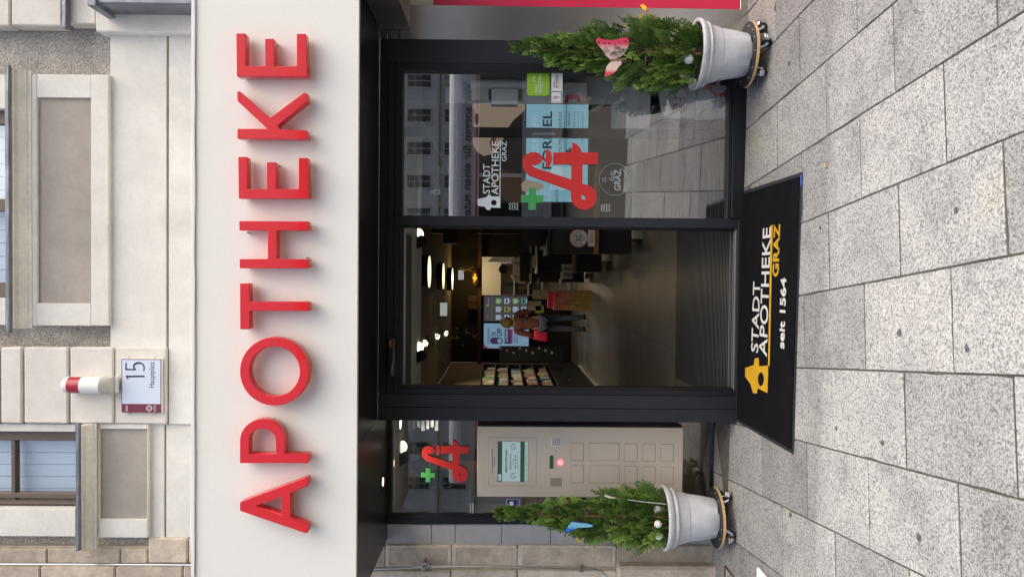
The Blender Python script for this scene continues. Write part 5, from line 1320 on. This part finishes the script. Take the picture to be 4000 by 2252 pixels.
box('base_cabinet', M['cab'], shf, -1.983, -1.80, 4.6, 10.4, .10, .66, .004)
for k in range(6): box('drawer_handle', M['steel_bright'], shf, -1.799, -1.79, 5.0+k*.9, 5.12+k*.9, .42, .43, .001)
box('light_strip', M['led'], shf, -1.86, -1.85, 4.7, 10.3, .07, .082, 0)
cub = bmesh.new(); bbox(cub, -.5, .5, -.5, .5, 0, 1, .02); cube_me = bpy.data.meshes.new('carton'); cub.to_mesh(cube_me); cub.free()
cme = []
for m_ in PM:
    q = cube_me.copy(); q.materials.append(m_); cme.append(q)
bt_bm = bmesh.new(); lathe(bt_bm, [(.5, 0), (.5, .66), (.2, .78), (.2, .86), (.26, .87), (.26, 1.0), (.001, 1.0)], 10); bt_me = bpy.data.meshes.new('bottle'); bt_bm.to_mesh(bt_me); bt_bm.free()
bme = []
for m_ in PM:
    q = bt_me.copy(); q.materials.append(m_); bme.append(q)
ORD = 'first second third fourth fifth sixth seventh eighth ninth tenth eleventh twelfth thirteenth fourteenth fifteenth sixteenth seventeenth eighteenth nineteenth twentieth'.split()+['twenty-'+w for w in 'first second third fourth fifth sixth seventh eighth ninth'.split()]
rg = random.Random(5); ord_ = ['bottom', 'second lowest', 'middle', 'second highest', 'top']
for li, z_ in enumerate(lev):
    y_ = 6.95; no = 0
    while y_ < 9.6:
        no += 1
        w = rg.uniform(.07, .17); ci = rg.choices(range(6), (6, 6, 2, 2, 1, 2) if li > 1 else (5, 4, 1, 1, 3, 4))[0]; bot = rg.random() < .3
        for dx in (0,):
            h = rg.uniform(.12, .205); d = rg.uniform(.07, .10)
            o = bpy.data.objects.new('bottle' if bot else 'product_carton', (bme if bot else cme)[ci]); C.objects.link(o)
            o.location = (-1.845-d/2, y_+w/2, z_); o.scale = (d, min(w, .08) if bot else w*.94, h)
            tag(o, PN[ci]+(' bottle' if bot else ' product carton')+', '+ORD[no-1]+' from the street end of the '+ord_[li]+' left wall shelf', 'bottle' if bot else 'carton', 'goods on the left wall shelving')
        y_ += w+rg.choice((.004, .01, .03, .09))
lamp('shelf_light', 'SPOT', (-1.2, 7.6, 2.7), 26, spot=110, aim=(-1.95, 8.0, 1.2)); lamp('shelf_light', 'SPOT', (-1.2, 5.6, 2.7), 16, spot=110, aim=(-1.95, 6.4, 1.4))
rk = thing('wire_rack', 'black wire rack with small pale price tags at the end of the left shelving', 'rack', at(2180, 1380, 9.6))
rbox('rack_back', M['cab'], rk, 1950, 2200, 1352, 1412, 9.6, .05)
for k in range(9): rbox('price_tag', M['wall_pale'], rk, 1952+k*25, 1960+k*25, 1354+(k % 3)*9, 1364+(k % 3)*9, 9.58, .004)
bm = bmesh.new()
for k in range(10):
    for j in range(4): tube(bm, [at(1958+k*24, 1358+j*15, 9.6), at(1958+k*24, 1358+j*15, 9.45)], .003, 4)
bobj('hooks', bm, M['steel'], rk)['kind'] = 'stuff'
# behind the side window
ds = thing('display_shelf', 'narrow black display shelf behind the side window beside the terminal', 'shelving', (-1.18, 1.65, FZ))
box('back', M['cab'], ds, -1.34, -1.045, 1.85, 1.87, FZ, 1.9, 0)
for k, p in enumerate((1900, 1975, 2050, 2125, 2200, 2290)):
    z_ = at(p, 1640, 1.6).z; box('shelf_board', M['cab'], ds, -1.34, -1.045, 1.60, 1.85, z_-.015, z_, .002)
    if k < 5:
        for j in range(4):
            ci = rg.choice((0, 0, 1, 5, 1, 3, 4)); o = bpy.data.objects.new('product_carton', cme[ci]); C.objects.link(o)
            o.location = (-1.30+j*.07, 1.66, z_); o.scale = (.06, .07, rg.uniform(.08, .12)); tag(o, PN[ci]+' carton, '+ORD[j]+' from the left on the '+('topmost', 'second highest', 'middle', 'second lowest', 'lowest')[k]+' narrow display shelf', 'carton', 'cartons on the narrow display shelf')
cbd = thing('chalkboard', 'green framed chalkboard with white handwriting behind the side window', 'chalkboard', at(1710, 1850, 1.7))
rbox('frame', M['lime'], cbd, 1655, 1765, 1798, 1905, 1.70, .02); rbox('board', M['cab'], cbd, 1663, 1757, 1806, 1897, 1.695, .006)
bm = bmesh.new()
for k in range(4):
    for j in range(3):
        a_, b_ = 1675+k*22+random.uniform(-3, 3), 1815+j*28; tube(bm, [at(a_, b_, 1.692), at(a_+2, b_+8, 1.692), at(a_-2, b_+16, 1.692)], .0018, 3)
bobj('handwriting', bm, M['white'], cbd)
M['yellowpr'] = mat('yellow_print', (.62, .55, .02), .5)
yp = thing('yellow_poster', 'yellow poster with black line drawing behind the smaller red emblem', 'poster', at(1715, 1790, 1.55))
rbox('sheet', M['yellowpr'], yp, 1672, 1770, 1782, 1832, 1.55, .004)
bm = bmesh.new(); tube(bm, [at(1680+9*k, 1800+12*math.sin(k*1.1), 1.547) for k in range(10)], .003, 4); tube(bm, [at(1680+9*k, 1815+9*math.cos(k*1.4), 1.547) for k in range(10)], .003, 4); bobj('line_drawing', bm, M['black'], yp)
tag(base_at(box('partition', M['wall_pale'], None, -2.0, -1.36, 2.10, 2.16, FZ, 2.295, 0), (-1.7, 2.1, FZ)), 'pale partition wall at the back of the side window', 'partition')
tag(base_at(box('cupboard', M['wood_dark'], None, -1.995, -1.62, 1.5, 1.9, FZ, 1.95, .004), (-1.8, 1.5, FZ)), 'dark slatted cupboard behind the side window beside the chalkboard', 'cupboard')
for lab, pts, y_ in (('white folded paper bag hanging highest in the side window', [(1597, 1700), (1640, 1765), (1640, 1792), (1597, 1800)], 1.3), ('white angular paper bag hanging in the side window middle', [(1592, 1850), (1605, 1835), (1640, 1858), (1636, 1908), (1592, 1890)], 1.2), ('white folded paper bag hanging in the side window by the frame', [(1562, 2010), (1590, 1985), (1602, 1992), (1588, 2008)], 1.1)):
    o = prism('paper_bag', M['wall_pale'], None, [[(at(a, b, y_).x, at(a, b, y_).z) for a, b in pts]], y_, y_+.05, .002); base_at(o, at(*pts[0], y_)); tag(o, lab, 'paper bag')
cl = thing('hanging_towels', 'pale green and white towels hanging behind the side window near the column', 'towels', at(1690, 1650, 1.0))
for k in range(7):
    rbox('towel', (M['etch_dim'], M['wall_pale'], M['etch'])[k % 3], cl, 1590+k*18, 1606+k*18, 1632, 1682-(k % 3)*7, 1.0+.02*k, .03, .006)
# ------------------------------------------------------------------ behind the display window
YP = .78
ps = thing('beauty_poster_screen', 'large lit poster with a close-up face above pale blue price text', 'screen', at(2100, 600, YP))
M['p_sky'] = mat('poster_blue', (.06, .09, .10), .3, emit=((.22, .46, .58), .55)); M['p_dark'] = mat('poster_dark', (.02, .018, .016), .3, emit=((.035, .028, .024), .3))
M['p_skin'] = mat('poster_skin', (.10, .075, .06), .3, emit=((.36, .27, .20), .48), noise=[(9, .1)]); M['p_ink'] = mat('poster_ink', (.01, .014, .012), .3); M['p_pale'] = mat('poster_pale', (.08, .10, .11), .3, emit=((.42, .62, .70), .5))
M['p_lip'] = mat('poster_lip', (.06, .03, .03), .3, emit=((.20, .07, .06), .3)); M['p_hair'] = mat('poster_hair', (.03, .02, .015), .3, emit=((.09, .05, .03), .3), noise=[(30, .3)])
rbox('housing', M['cab'], ps, 1838, 2304, 396, 796, YP+.004, .05)
rbox('picture', M['p_dark'], ps, 1846, 2055, 404, 788, YP, .003, 0); rbox('picture', M['p_sky'], ps, 2055, 2297, 404, 788, YP, .003, 0)
pq = lambda pts, y: [(lambda v: (v.x, v.z))(at(a, b, y)) for a, b in pts]
y = YP-.003
prism('face_print', M['p_skin'], ps, [pq([(1846, 404), (2050, 404), (2050, 430), (2005, 470), (1980, 505), (1960, 560), (1925, 600), (1890, 610), (1860, 590), (1846, 560)], y)], y, y+.002)
prism('hair_print', M['p_hair'], ps, [pq([(1900, 640), (1960, 660), (2050, 690), (2050, 788), (1980, 788), (1930, 740)], y)], y, y+.002)
prism('hand_print', M['p_skin'], ps, [pq([(2035, 720), (2055, 700), (2120, 716), (2125, 735), (2075, 752), (2040, 745)], y)], y-.001, y+.001)
prism('eye_print', M['p_hair'], ps, [pq(arc(1862, 465, 9, 24, 0, 6.283, 16)[:-1], y)], y-.002, y-.001); prism('brow_print', M['p_hair'], ps, [pq([(1848, 425), (1853, 425), (1850, 505), (1847, 505)], y)], y-.002, y-.001)
prism('lip_print', M['p_lip'], ps, [pq([(1925, 520), (1938, 540), (1935, 575), (1920, 590), (1913, 560)], y)], y-.002, y-.001)
pw = lambda s, m, a0, a1, b0, b1, **k: words(s, m, ps, a0, a1, b0, b1, YP-.005, **k)
pw('HAIRSTOFF-', M['p_pale'], 2078, 2103, 437, 690, bold=.02); pw('FORMEL', M['p_ink'], 2119, 2156, 435, 660, bold=.02); pw('für Ihre Haarschönheit', M['p_ink'], 2177, 2194, 436, 640)
pw('60 Kapseln, Monatspackung', M['p_ink'], 2202, 2208, 436, 600); pw('STATT € 19,90', M['p_ink'], 2219, 2228, 436, 495); pw('JETZT NUR € 15,90', M['p_ink'], 2240, 2247, 436, 530, bold=.02); pw('gültig bis Ende Juli 2024', M['p_ink'], 2257, 2262, 436, 540); pw('www.stadtapotheke-graz.at', M['p_ink'], 2272, 2279, 436, 560); pw('HAARVITAL', M['p_ink'], 2170, 2180, 735, 790)
for a0, b0, a1, b1 in ((2219, 440, 2230, 492), (2230, 440, 2219, 492)):
    bm = bmesh.new(); tube(bm, [at(a0, b0, YP-.006), at(a1, b1, YP-.006)], .0012, 4); bobj('strike_line', bm, M['p_ink'], ps)
rbox('rule', M['p_ink'], ps, 2211, 2212.2, 404, 640, YP-.004, .001, 0)
prism('price_seal', M['p_lip'], ps, [pq([(2240+(36+3*math.cos(k*3.14))*math.cos(k*.196), 612+(36+3*math.cos(k*3.14))*math.sin(k*.196)) for k in range(32)], y)], y-.002, y-.001)
rbox('pack_print', M['p_pale'], ps, 2150, 2228, 652, 742, y-.001, .001, 0)
# pale fittings at the right end of the display
M['dispgrey'] = mat('display_grey', (.60, .60, .58), .7); M['dispwhite'] = mat('display_white', (.78, .78, .77), .6)
t = thing('display_back_panel', 'pale grey back panel with white boxes at the right end of the display window', 'panel', at(2000, 340, .30))
rbox('panel', M['dispgrey'], t, 1740, 2420, 262, 404, .30, .02, 0)
rbox('white_box', M['white'], t, 1918, 2024, 346, 408, .22, .078); rbox('grey_box', M['dispwhite'], t, 2170, 2292, 322, 392, .22, .078); rbox('grey_box', M['ceil_grey'], t, 1840, 1910, 344, 390, .24, .058)
p0, p1 = at(1838, 328, .25), at(2052, 328, .25); bm = bmesh.new(); tube(bm, [(p0.x, .25, p0.z), (p0.x, .25, p1.z)], .034, 18); bobj('pipe', bm, M['white'], t, True)
prism('letter_mark', M['redplastic'], t, [pq([(2205, 402), (2215, 372), (2240, 370), (2262, 372), (2270, 402), (2256, 402), (2252, 388), (2222, 388), (2218, 402)], .215)], .213, .219)
tb = thing('display_table', 'white display block low in the window behind the right conifer', 'display block', at(2540, 420, .34))
x0, x1, z0, z1 = rect(2415, 2541, 336, 503, .34); box('block', M['dispwhite'], tb, x0, x1, .34, .70, z0, z1, .003); box('leg', M['cab'], tb, x0+.1, x1-.02, .55, .75, FZ, z0-.001, .002)
o = prism('blue_folder', mat('pale_blue_card', (.22, .36, .45), .5), None, [pq([(2332, 336), (2420, 382), (2414, 408), (2336, 340)], .5)], .5, .58, .001); base_at(o, at(2414, 380, .5)); tag(o, 'pale blue folded card standing on the white display block', 'card')
o = rbox('product_tin', M['lead'], None, 2315, 2345, 385, 430, .5, .06); base_at(o, at(2345, 400, .5)); tag(o, 'grey tin beside the blue folded card in the window', 'tin')
M['orangepr'] = mat('orange_flower_print', (.42, .15, .05), .6, noise=[(60, .4)]); M['redpr'] = mat('red_flower_print', (.42, .06, .06), .6, noise=[(60, .4)]); M['stempr'] = mat('green_stem_print', (.06, .12, .03), .6)
def flower_card(lab, quad_, flowers, stems, y_):
    t = thing('flower_card', lab, 'card', at(quad_[0][0], quad_[0][1], y_), 'flower cards low in the display window')
    o = prism('card', M['dispwhite'], t, [pq(quad_, y_)], y_, y_+.05, .001)
    for (cp, cq, r, n, mm_) in flowers:
        for k in range(n):
            a = random.uniform(0, 6.283); d = r*math.sqrt(random.random()); s_ = random.uniform(2.5, 5.5); x_, q_ = cp+d*math.cos(a), cq+d*math.sin(a); ph = random.uniform(0, 6)
            prism('petal', M[mm_], t, [pq([(x_+s_*(1.0 if j % 2 else .5)*math.cos(ph+j*.785), q_+s_*(1.0 if j % 2 else .5)*math.sin(ph+j*.785)) for j in range(8)], y_-.0008)], y_-.0008-.0001*(k % 7), y_-.0002)
    for st_ in stems:
        bm = bmesh.new(); tube(bm, [at(a, b, y_-.002) for a, b in st_], [.002, .004, .002][:len(st_)] if len(st_) == 3 else .003, 4); bobj('stem', bm, M['stempr'], t)
    return t
random.seed(21)
flower_card('white flower card with a red blossom print, upper of the pair', [(2572, 340), (2592, 460), (2722, 460), (2742, 340)], [(2655, 410, 34, 40, 'redpr'), (2690, 345, 22, 14, 'orangepr')], [[(2610, 378), (2618, 362), (2640, 352)]], .30)
flower_card('white flower card with orange blossom prints and green stem, lower of the pair', [(2728, 330), (2715, 452), (2722, 463), (2852, 463), (2868, 335)], [(2800, 415, 26, 14, 'orangepr'), (2840, 380, 26, 26, 'orangepr'), (2790, 388, 16, 8, 'redpr')], [[(2726, 458), (2740, 436), (2766, 426)]], .22)
mg = thing('monogram_print', 'large pink and red curved monogram low in the window beside the right pot', 'monogram', at(2860, 330, .05))
bm = bmesh.new(); tube(bm, [at(2812+44*math.cos(k*.26), 325+46*math.sin(k*.26), .05) for k in range(25)], .008, 6); bobj('red_ring', bm, M['redplastic'], mg, True)
M['pinkpr'] = mat('pink_print', (.60, .36, .38), .5); words('B', M['pinkpr'], mg, 2747, 2866, 292, 350, .046, bold=.0, ext=.02)

# ------------------------------------------------------------------ people
def figure(name, joints, edges, radii, m, parent, root, sub=2):
    me = bpy.data.meshes.new(name); idx = {k: i for i, k in enumerate(joints)}
    off = wloc(parent)
    me.from_pydata([Vector(joints[k])-off for k in joints], [(idx[a], idx[b]) for a, b in edges], [])
    o = bpy.data.objects.new(name, me); C.objects.link(o); o.parent = parent
    sk_ = o.modifiers.new('skin', 'SKIN'); sk_.use_smooth_shade = True
    sd_ = o.modifiers.new('smooth', 'SUBSURF'); sd_.levels = sd_.render_levels = sub
    for k, i in idx.items():
        v = me.skin_vertices[0].data[i]; r = radii[k]; v.radius = r if isinstance(r, tuple) else (r, r); v.use_root = (k == root)
    me.materials.append(m); return o
def chain(*ks): return list(zip(ks, ks[1:]))
def hand(J, E, R, tag_, wrist, d, spread):
    d = Vector(d).normalized(); s = Vector(spread).normalized(); w = Vector(wrist)
    J['palm'+tag_] = w+d*.07; R['palm'+tag_] = (.030, .018); E.append(('wr'+tag_, 'palm'+tag_))
    for i, (o_, l_) in enumerate(((-.028, .065), (-.010, .078), (.009, .072), (.026, .056))):
        a = 'f%d%s' % (i, tag_); J[a] = w+d*.10+s*o_; J[a+'b'] = w+d*(.10+l_*.55)+s*o_*1.1; J[a+'c'] = w+d*(.10+l_*.85)+s*o_+Vector((0, -.015, 0))
        for k in ('', 'b', 'c'): R[a+k] = .0085
        E += [('palm'+tag_, a), (a, a+'b'), (a+'b', a+'c')]
    J['t'+tag_] = w+d*.035+s*.045; J['tb'+tag_] = w+d*.075+s*.055; R['t'+tag_] = R['tb'+tag_] = .0095; E += [('wr'+tag_, 't'+tag_), ('t'+tag_, 'tb'+tag_)]
M['skin'] = mat('skin', (.42, .24, .16), .6); M['skin_dark'] = mat('tanned_skin', (.24, .125, .075), .6)
M['blond'] = mat('blond_hair', (.34, .22, .07), .6, noise=[(60, .3)]); M['darkhair'] = mat('dark_hair', (.012, .009, .007), .6)
M['cardi'] = mat('patterned_cardigan', (.16, .06, .045), .8, noise=[(28, .7), (70, .4)]); M['jeans'] = mat('blue_grey_jeans', (.06, .08, .12), .8, noise=[(40, .15)]); M['shoe'] = mat('dark_shoe', (.015, .014, .014), .5)
M['coat'] = mat('white_shirt', (.58, .52, .40), .7)
fw = at(2283, 1262, 8.95); fx, fy = fw.x, 8.95
wp = thing('person', 'blond woman in a patterned cardigan and jeans standing with her back turned at the counter', 'person', (fx, fy, FZ))
H = 1.60; J, R, E = {}, {}, []
def body(J, R, E, x, y, H, face, armpose):
    """upright figure; face=+1 looks towards the street, -1 away"""
    k = H/1.68
    J.update(pelvis=(x, y, .93*k), spine=(x, y, 1.12*k), chest=(x, y-.01*face, 1.30*k), neckb=(x, y, 1.43*k), neck=(x, y-.01*face, 1.49*k), head=(x, y-.025*face, 1.57*k), crown=(x, y-.02*face, 1.645*k))
    R.update(pelvis=(.155*k, .115*k), spine=(.125*k, .10*k), chest=(.155*k, .11*k), neckb=(.07*k, .06*k), neck=.05*k, head=(.072*k, .085*k), crown=(.050*k, .062*k))
    E += chain('pelvis', 'spine', 'chest', 'neckb', 'neck', 'head', 'crown')
    for s_, t_ in ((-1, 'l'), (1, 'r')):
        J.update({'hip'+t_: (x+s_*.09*k, y, .88*k), 'knee'+t_: (x+s_*.105*k, y-.02*face, .49*k), 'ank'+t_: (x+s_*.115*k, y+.02*face, .085*k), 'toe'+t_: (x+s_*.13*k, y-.15*face, .035), 'sh'+t_: (x+s_*.175*k, y, 1.385*k)})
        R.update({'hip'+t_: .092*k, 'knee'+t_: .060*k, 'ank'+t_: .040*k, 'toe'+t_: .034*k, 'sh'+t_: .058*k})
        E += [('pelvis', 'hip'+t_)]+chain('hip'+t_, 'knee'+t_, 'ank'+t_, 'toe'+t_)+[('neckb', 'sh'+t_)]
        el, wr, dd, spd = armpose[t_]
        J['el'+t_] = el; J['wr'+t_] = wr; R['el'+t_] = .042*k; R['wr'+t_] = .030*k
        E += chain('sh'+t_, 'el'+t_, 'wr'+t_); hand(J, E, R, t_, wr, dd, spd)
k = H/1.68
arms = {'l': ((fx-.23, fy+.02, 1.11*k), (fx-.20, fy+.16, .92*k), (0.1, .6, -.6), (1, 0, 0)), 'r': ((fx+.23, fy+.0, 1.11*k), (fx+.20, fy+.20, 1.0*k), (-.1, .9, -.1), (-1, 0, 0))}
body(J, R, E, fx, fy, H, -1, arms)
figure('body', J, E, R, M['skin'], wp, 'pelvis')
def sub_fig(name, keys, J, R, E, m, parent, root, grow, trim=None, grows=None):
    ks = set(keys); j2 = {q: Vector(J[q]) for q in keys}; r2 = {}
    for q in keys:
        r = R[q]; g = (grows or {}).get(q, grow); r2[q] = tuple(v+g for v in r) if isinstance(r, tuple) else r+g
    e2 = [(a, b) for a, b in E if a in ks and b in ks]
    if trim:
        for q, (to, f_) in trim.items(): j2[q] = j2[q].lerp(Vector(J[to]), f_)
    return figure(name, j2, e2, r2, m, parent, root)
sub_fig('cardigan', ['pelvis', 'spine', 'chest', 'neckb', 'shl', 'shr', 'ell', 'elr', 'wrl', 'wrr'], J, R, E, M['cardi'], wp, 'spine', .018, {'neckb': ('chest', .3), 'wrl': ('ell', .15), 'wrr': ('elr', .15)})
sub_fig('jeans', ['pelvis', 'hipl', 'hipr', 'kneel', 'kneer', 'ankl', 'ankr'], J, R, E, M['jeans'], wp, 'pelvis', .012, None)
for t_ in 'lr':
    bm = bmesh.new(); ball(bm, (Vector(J['ank'+t_])+Vector(J['toe'+t_]))/2+Vector((0, .0, -.02)), .09, 2, (.55, 1.45, .48)); bobj('shoe', bm, M['shoe'], wp, True)
hd = Vector(J['head']); bm = bmesh.new(); ball(bm, hd+Vector((0, -.02, .005)), .118, 3, (.90, 1.0, 1.10))
for v in bm.verts:
    if v.co.z < hd.z-.06: v.co.x = hd.x+(v.co.x-hd.x)*.8
    v.co += (v.co-hd)*random.uniform(-.03, .03)
bobj('hair', bm, M['blond'], wp, True)
def face(J, t, skin, f):
    h = Vector(J['head'])
    for s_ in (-1, 1):
        bm = bmesh.new(); ball(bm, h+Vector((s_*.030, -f*.083, .012)), .011, 1); bobj('eye', bm, M['black'], t)
        bm = bmesh.new(); ball(bm, h+Vector((s_*.078, 0, .0)), .022, 1, (.4, .8, 1.3)); bobj('ear', bm, skin, t)
    bm = bmesh.new(); ball(bm, h+Vector((0, -f*.094, -.012)), .015, 1, (.8, 1.1, 1.5)); bobj('nose', bm, skin, t)
    bm = bmesh.new(); ball(bm, h+Vector((0, -f*.083, -.048)), .018, 1, (1.3, .5, .4)); bobj('mouth', bm, M['claret'], t)
face(J, wp, M['skin'], -1)
rb_ = thing('red_bag', 'red cloth bag hanging at the side of the blond woman', 'bag', (fx-.23, fy-.02, .88))
bm = bmesh.new(); bbox(bm, fx-.33, fx-.13, fy-.13, fy-.05, .74, 1.0, .03, 2)
for v in bm.verts: v.co.x += (v.co.z-.88)*.18
bobj('bag_body', bm, M['redplastic'], rb_, True)
bm = bmesh.new(); tube(bm, [(fx-.30, fy-.09, .99), (fx-.20, fy-.03, 1.22), (fx-.16, fy-.02, 1.36), (fx-.14, fy+.05, 1.22)], .008, 6); bobj('strap', bm, M['redplastic'], rb_, True)
# pharmacist behind the far counter
pc = at(1985, 1052, 9.2); px_ = pc.x; py_ = 9.2
pp_ = thing('person', 'dark haired pharmacist in a white shirt standing behind the far counter', 'person', (px_, py_, FZ))
J2, R2, E2 = {}, {}, []; H2 = 1.66; k = H2/1.68
body(J2, R2, E2, px_, py_, H2, 1, {'l': ((px_-.25, py_-.02, 1.12), (px_-.20, py_-.22, 1.14), (.3, -1, 0), (1, 0, 0)), 'r': ((px_+.25, py_-.02, 1.12), (px_+.20, py_-.22, 1.14), (-.3, -1, 0), (-1, 0, 0))})
figure('body', J2, E2, R2, M['skin_dark'], pp_, 'pelvis')
sub_fig('shirt', ['pelvis', 'spine', 'chest', 'neckb', 'shl', 'shr', 'ell', 'elr'], J2, R2, E2, M['coat'], pp_, 'spine', .018, {'neckb': ('chest', .3)})
sub_fig('trousers', ['pelvis', 'hipl', 'hipr', 'kneel', 'kneer', 'ankl', 'ankr'], J2, R2, E2, M['cab'], pp_, 'pelvis', .008, None)
face(J2, pp_, M['skin_dark'], 1)
hd = Vector(J2['head']); bm = bmesh.new(); ball(bm, hd+Vector((0, .022, .03)), .10, 3, (.86, .95, .95))
bobj('hair', bm, M['darkhair'], pp_, True)

# ================================================================== ACROSS THE SQUARE (seen mirrored in the glass)
M['opp'] = [mat('facade_'+n, c, .9, noise=[(.6, .1)]) for n, c in (('cream', (.78, .75, .67)), ('white', (.80, .79, .76)), ('grey', (.72, .71, .69)))]
M['opp_glass'] = mat('dark_far_glass', (.05, .06, .07), .12); M['opp_trim'] = mat('far_trim', (.70, .67, .61), .9); M['opp_roof'] = mat('far_roof', (.14, .07, .05), .9)
wm = bmesh.new(); bbox(wm, -.75, .75, -.10, .05, -.12, 0, 0); bbox(wm, -.75, .75, -.06, .06, 2.1, 2.35, 0); bbox(wm, -.72, -.55, -.04, .06, 0, 2.1, 0); bbox(wm, .55, .72, -.04, .06, 0, 2.1, 0)
wme = bpy.data.meshes.new('window'); wm.to_mesh(wme); wm.free(); wme.materials.append(M['opp_trim'])
pm_ = bmesh.new(); bbox(pm_, -.55, .55, .0, .03, .003, 2.097, 0); pme = bpy.data.meshes.new('pane'); pm_.to_mesh(pme); pm_.free(); pme.materials.append(M['opp_glass'])
mm_ = bmesh.new(); bbox(mm_, -.035, .035, .03, .05, .01, 2.09, 0); bbox(mm_, -.54, -.036, .03, .05, 1.4, 1.47, 0); bbox(mm_, .036, .54, .03, .05, 1.4, 1.47, 0)
mme = bpy.data.meshes.new('sash'); mm_.to_mesh(mme); mm_.free(); mme.materials.append(M['opp_trim'])
YO = -62.0
for bi, (x0, x1, hgt, lab) in enumerate(((-34, -8, 15.5, 'white old town house across the square with a low cornice'), (-8, 16, 17.5, 'cream old town house in the middle across the square'), (16, 42, 16, 'grey old town house across the square at its far right'))):
    t = thing('town_house', lab, 'building', ((x0+x1)/2, YO, -.3))
    box('wall', M['opp'][(1, 0, 2)[bi]], t, x0+.01, x1-.01, YO-10, YO, -.4, hgt, 0)
    bm = bmesh.new(); vv_ = [bm.verts.new(p) for p in ((x0, YO+.5, hgt+.3), (x1, YO+.5, hgt+.3), (x1, YO-5, hgt+4), (x0, YO-5, hgt+4), (x0, YO-10, hgt+.3), (x1, YO-10, hgt+.3))]
    for f_ in ((0, 1, 2, 3), (3, 2, 5, 4), (0, 3, 4), (1, 5, 2), (4, 5, 1, 0)): bm.faces.new([vv_[i] for i in f_])
    bobj('roof', bm, M['opp_roof'], t)
    for zc_ in (4.2, 7.6, 11.0, hgt-.1): box('cornice', M['opp_trim'], t, x0+.02, x1-.02, YO+.001, YO+.3, zc_, zc_+.3, 0)
    base = wloc(t); n = 8
    for r_ in range(4):
        for c__ in range(n):
            loc = Vector((x0+(x1-x0)*(c__+.5)/n, YO+.05, (1.0, 5.0, 8.4, 11.8)[r_]))-base
            w_ = bpy.data.objects.new('window', wme); C.objects.link(w_); w_.parent = t; w_.location = loc
            for nm, me_ in (('pane', pme), ('sash', mme)):
                p_ = bpy.data.objects.new(nm, me_); C.objects.link(p_); p_.parent = w_

# a tram standing on the square behind the photographer: its white roof edge and lettering are mirrored in the display window
M['tramwhite'] = mat('tram_white', (.80, .80, .80), .35); M['tramgrey'] = mat('tram_pale_grey', (.56, .57, .57), .4); M['tramgreen'] = mat('tram_lower_grey', (.42, .42, .41), .4)
M['tramglass'] = mat('tram_dark_glass', (.02, .022, .025), .08); M['tramtext'] = mat('tram_text', (.10, .10, .11), .5)
yt, tx0, tx1 = -18.9, -7.1, 26.0
tr = thing('tram', 'long white tram with dark grey lettering and red line mirrored in the display window', 'tram', ((tx0+tx1)/2, yt-1.2, -.3))
def tram_part(name, m, prof, xa, xb):
    bm = bmesh.new(); ea = [bm.verts.new((xa, y_, z_)) for y_, z_ in prof]; eb = [bm.verts.new((xb, y_, z_)) for y_, z_ in prof]
    for k in range(len(prof)): bm.faces.new((ea[k], eb[k], eb[(k+1) % len(prof)], ea[(k+1) % len(prof)]))
    bm.faces.new(list(reversed(ea))); bm.faces.new(eb); bmesh.ops.recalc_face_normals(bm, faces=bm.faces)
    return bobj(name, bm, m, tr)
tram_part('roof', M['tramwhite'], [(yt-.02, 3.00), (yt-.03, 3.12), (yt-.09, 3.26), (yt-.20, 3.36), (yt-.36, 3.42), (yt-2.0, 3.42), (yt-2.3, 3.0)], tx0, tx1)
tram_part('upper_side', M['tramgrey'], [(yt, 2.42), (yt-.02, 2.999), (yt-2.3, 2.999), (yt-2.3, 2.42)], tx0, tx1)
tram_part('window_band', M['tramglass'], [(yt-.02, 1.02), (yt-.02, 2.419), (yt-2.3, 2.419), (yt-2.3, 1.02)], tx0, tx1)
tram_part('lower_side', M['tramgreen'], [(yt+.01, .05), (yt+.01, 1.019), (yt-2.3, 1.019), (yt-2.3, .05)], tx0, tx1)
for k in range(14): box('window_post', M['tramgrey'], tr, tx0+.9+k*2.35, tx0+1.02+k*2.35, yt-.05, yt-.015, 1.021, 2.418, 0)
for k in range(5): tram_part('bogie', M['cab'], [(yt-.2, -.29), (yt-.2, .049), (yt-2.1, .049), (yt-2.1, -.29)], tx0+2+k*6.2, tx0+4+k*6.2)
me = text_mesh('Wir sorgen für einen guten', .02); me = fit(me, -6.25, -1.75, 2.60, 2.95, 0); me.transform(Matrix.Translation((0, yt+.012, 0)) @ Matrix.Rotation(math.pi, 4, 'Z')); link('lettering', me, M['tramtext'], tr)
box('red_line', M['redplastic'], tr, tx0+.02, tx1-.02, yt, yt+.006, 2.47, 2.53, 0)
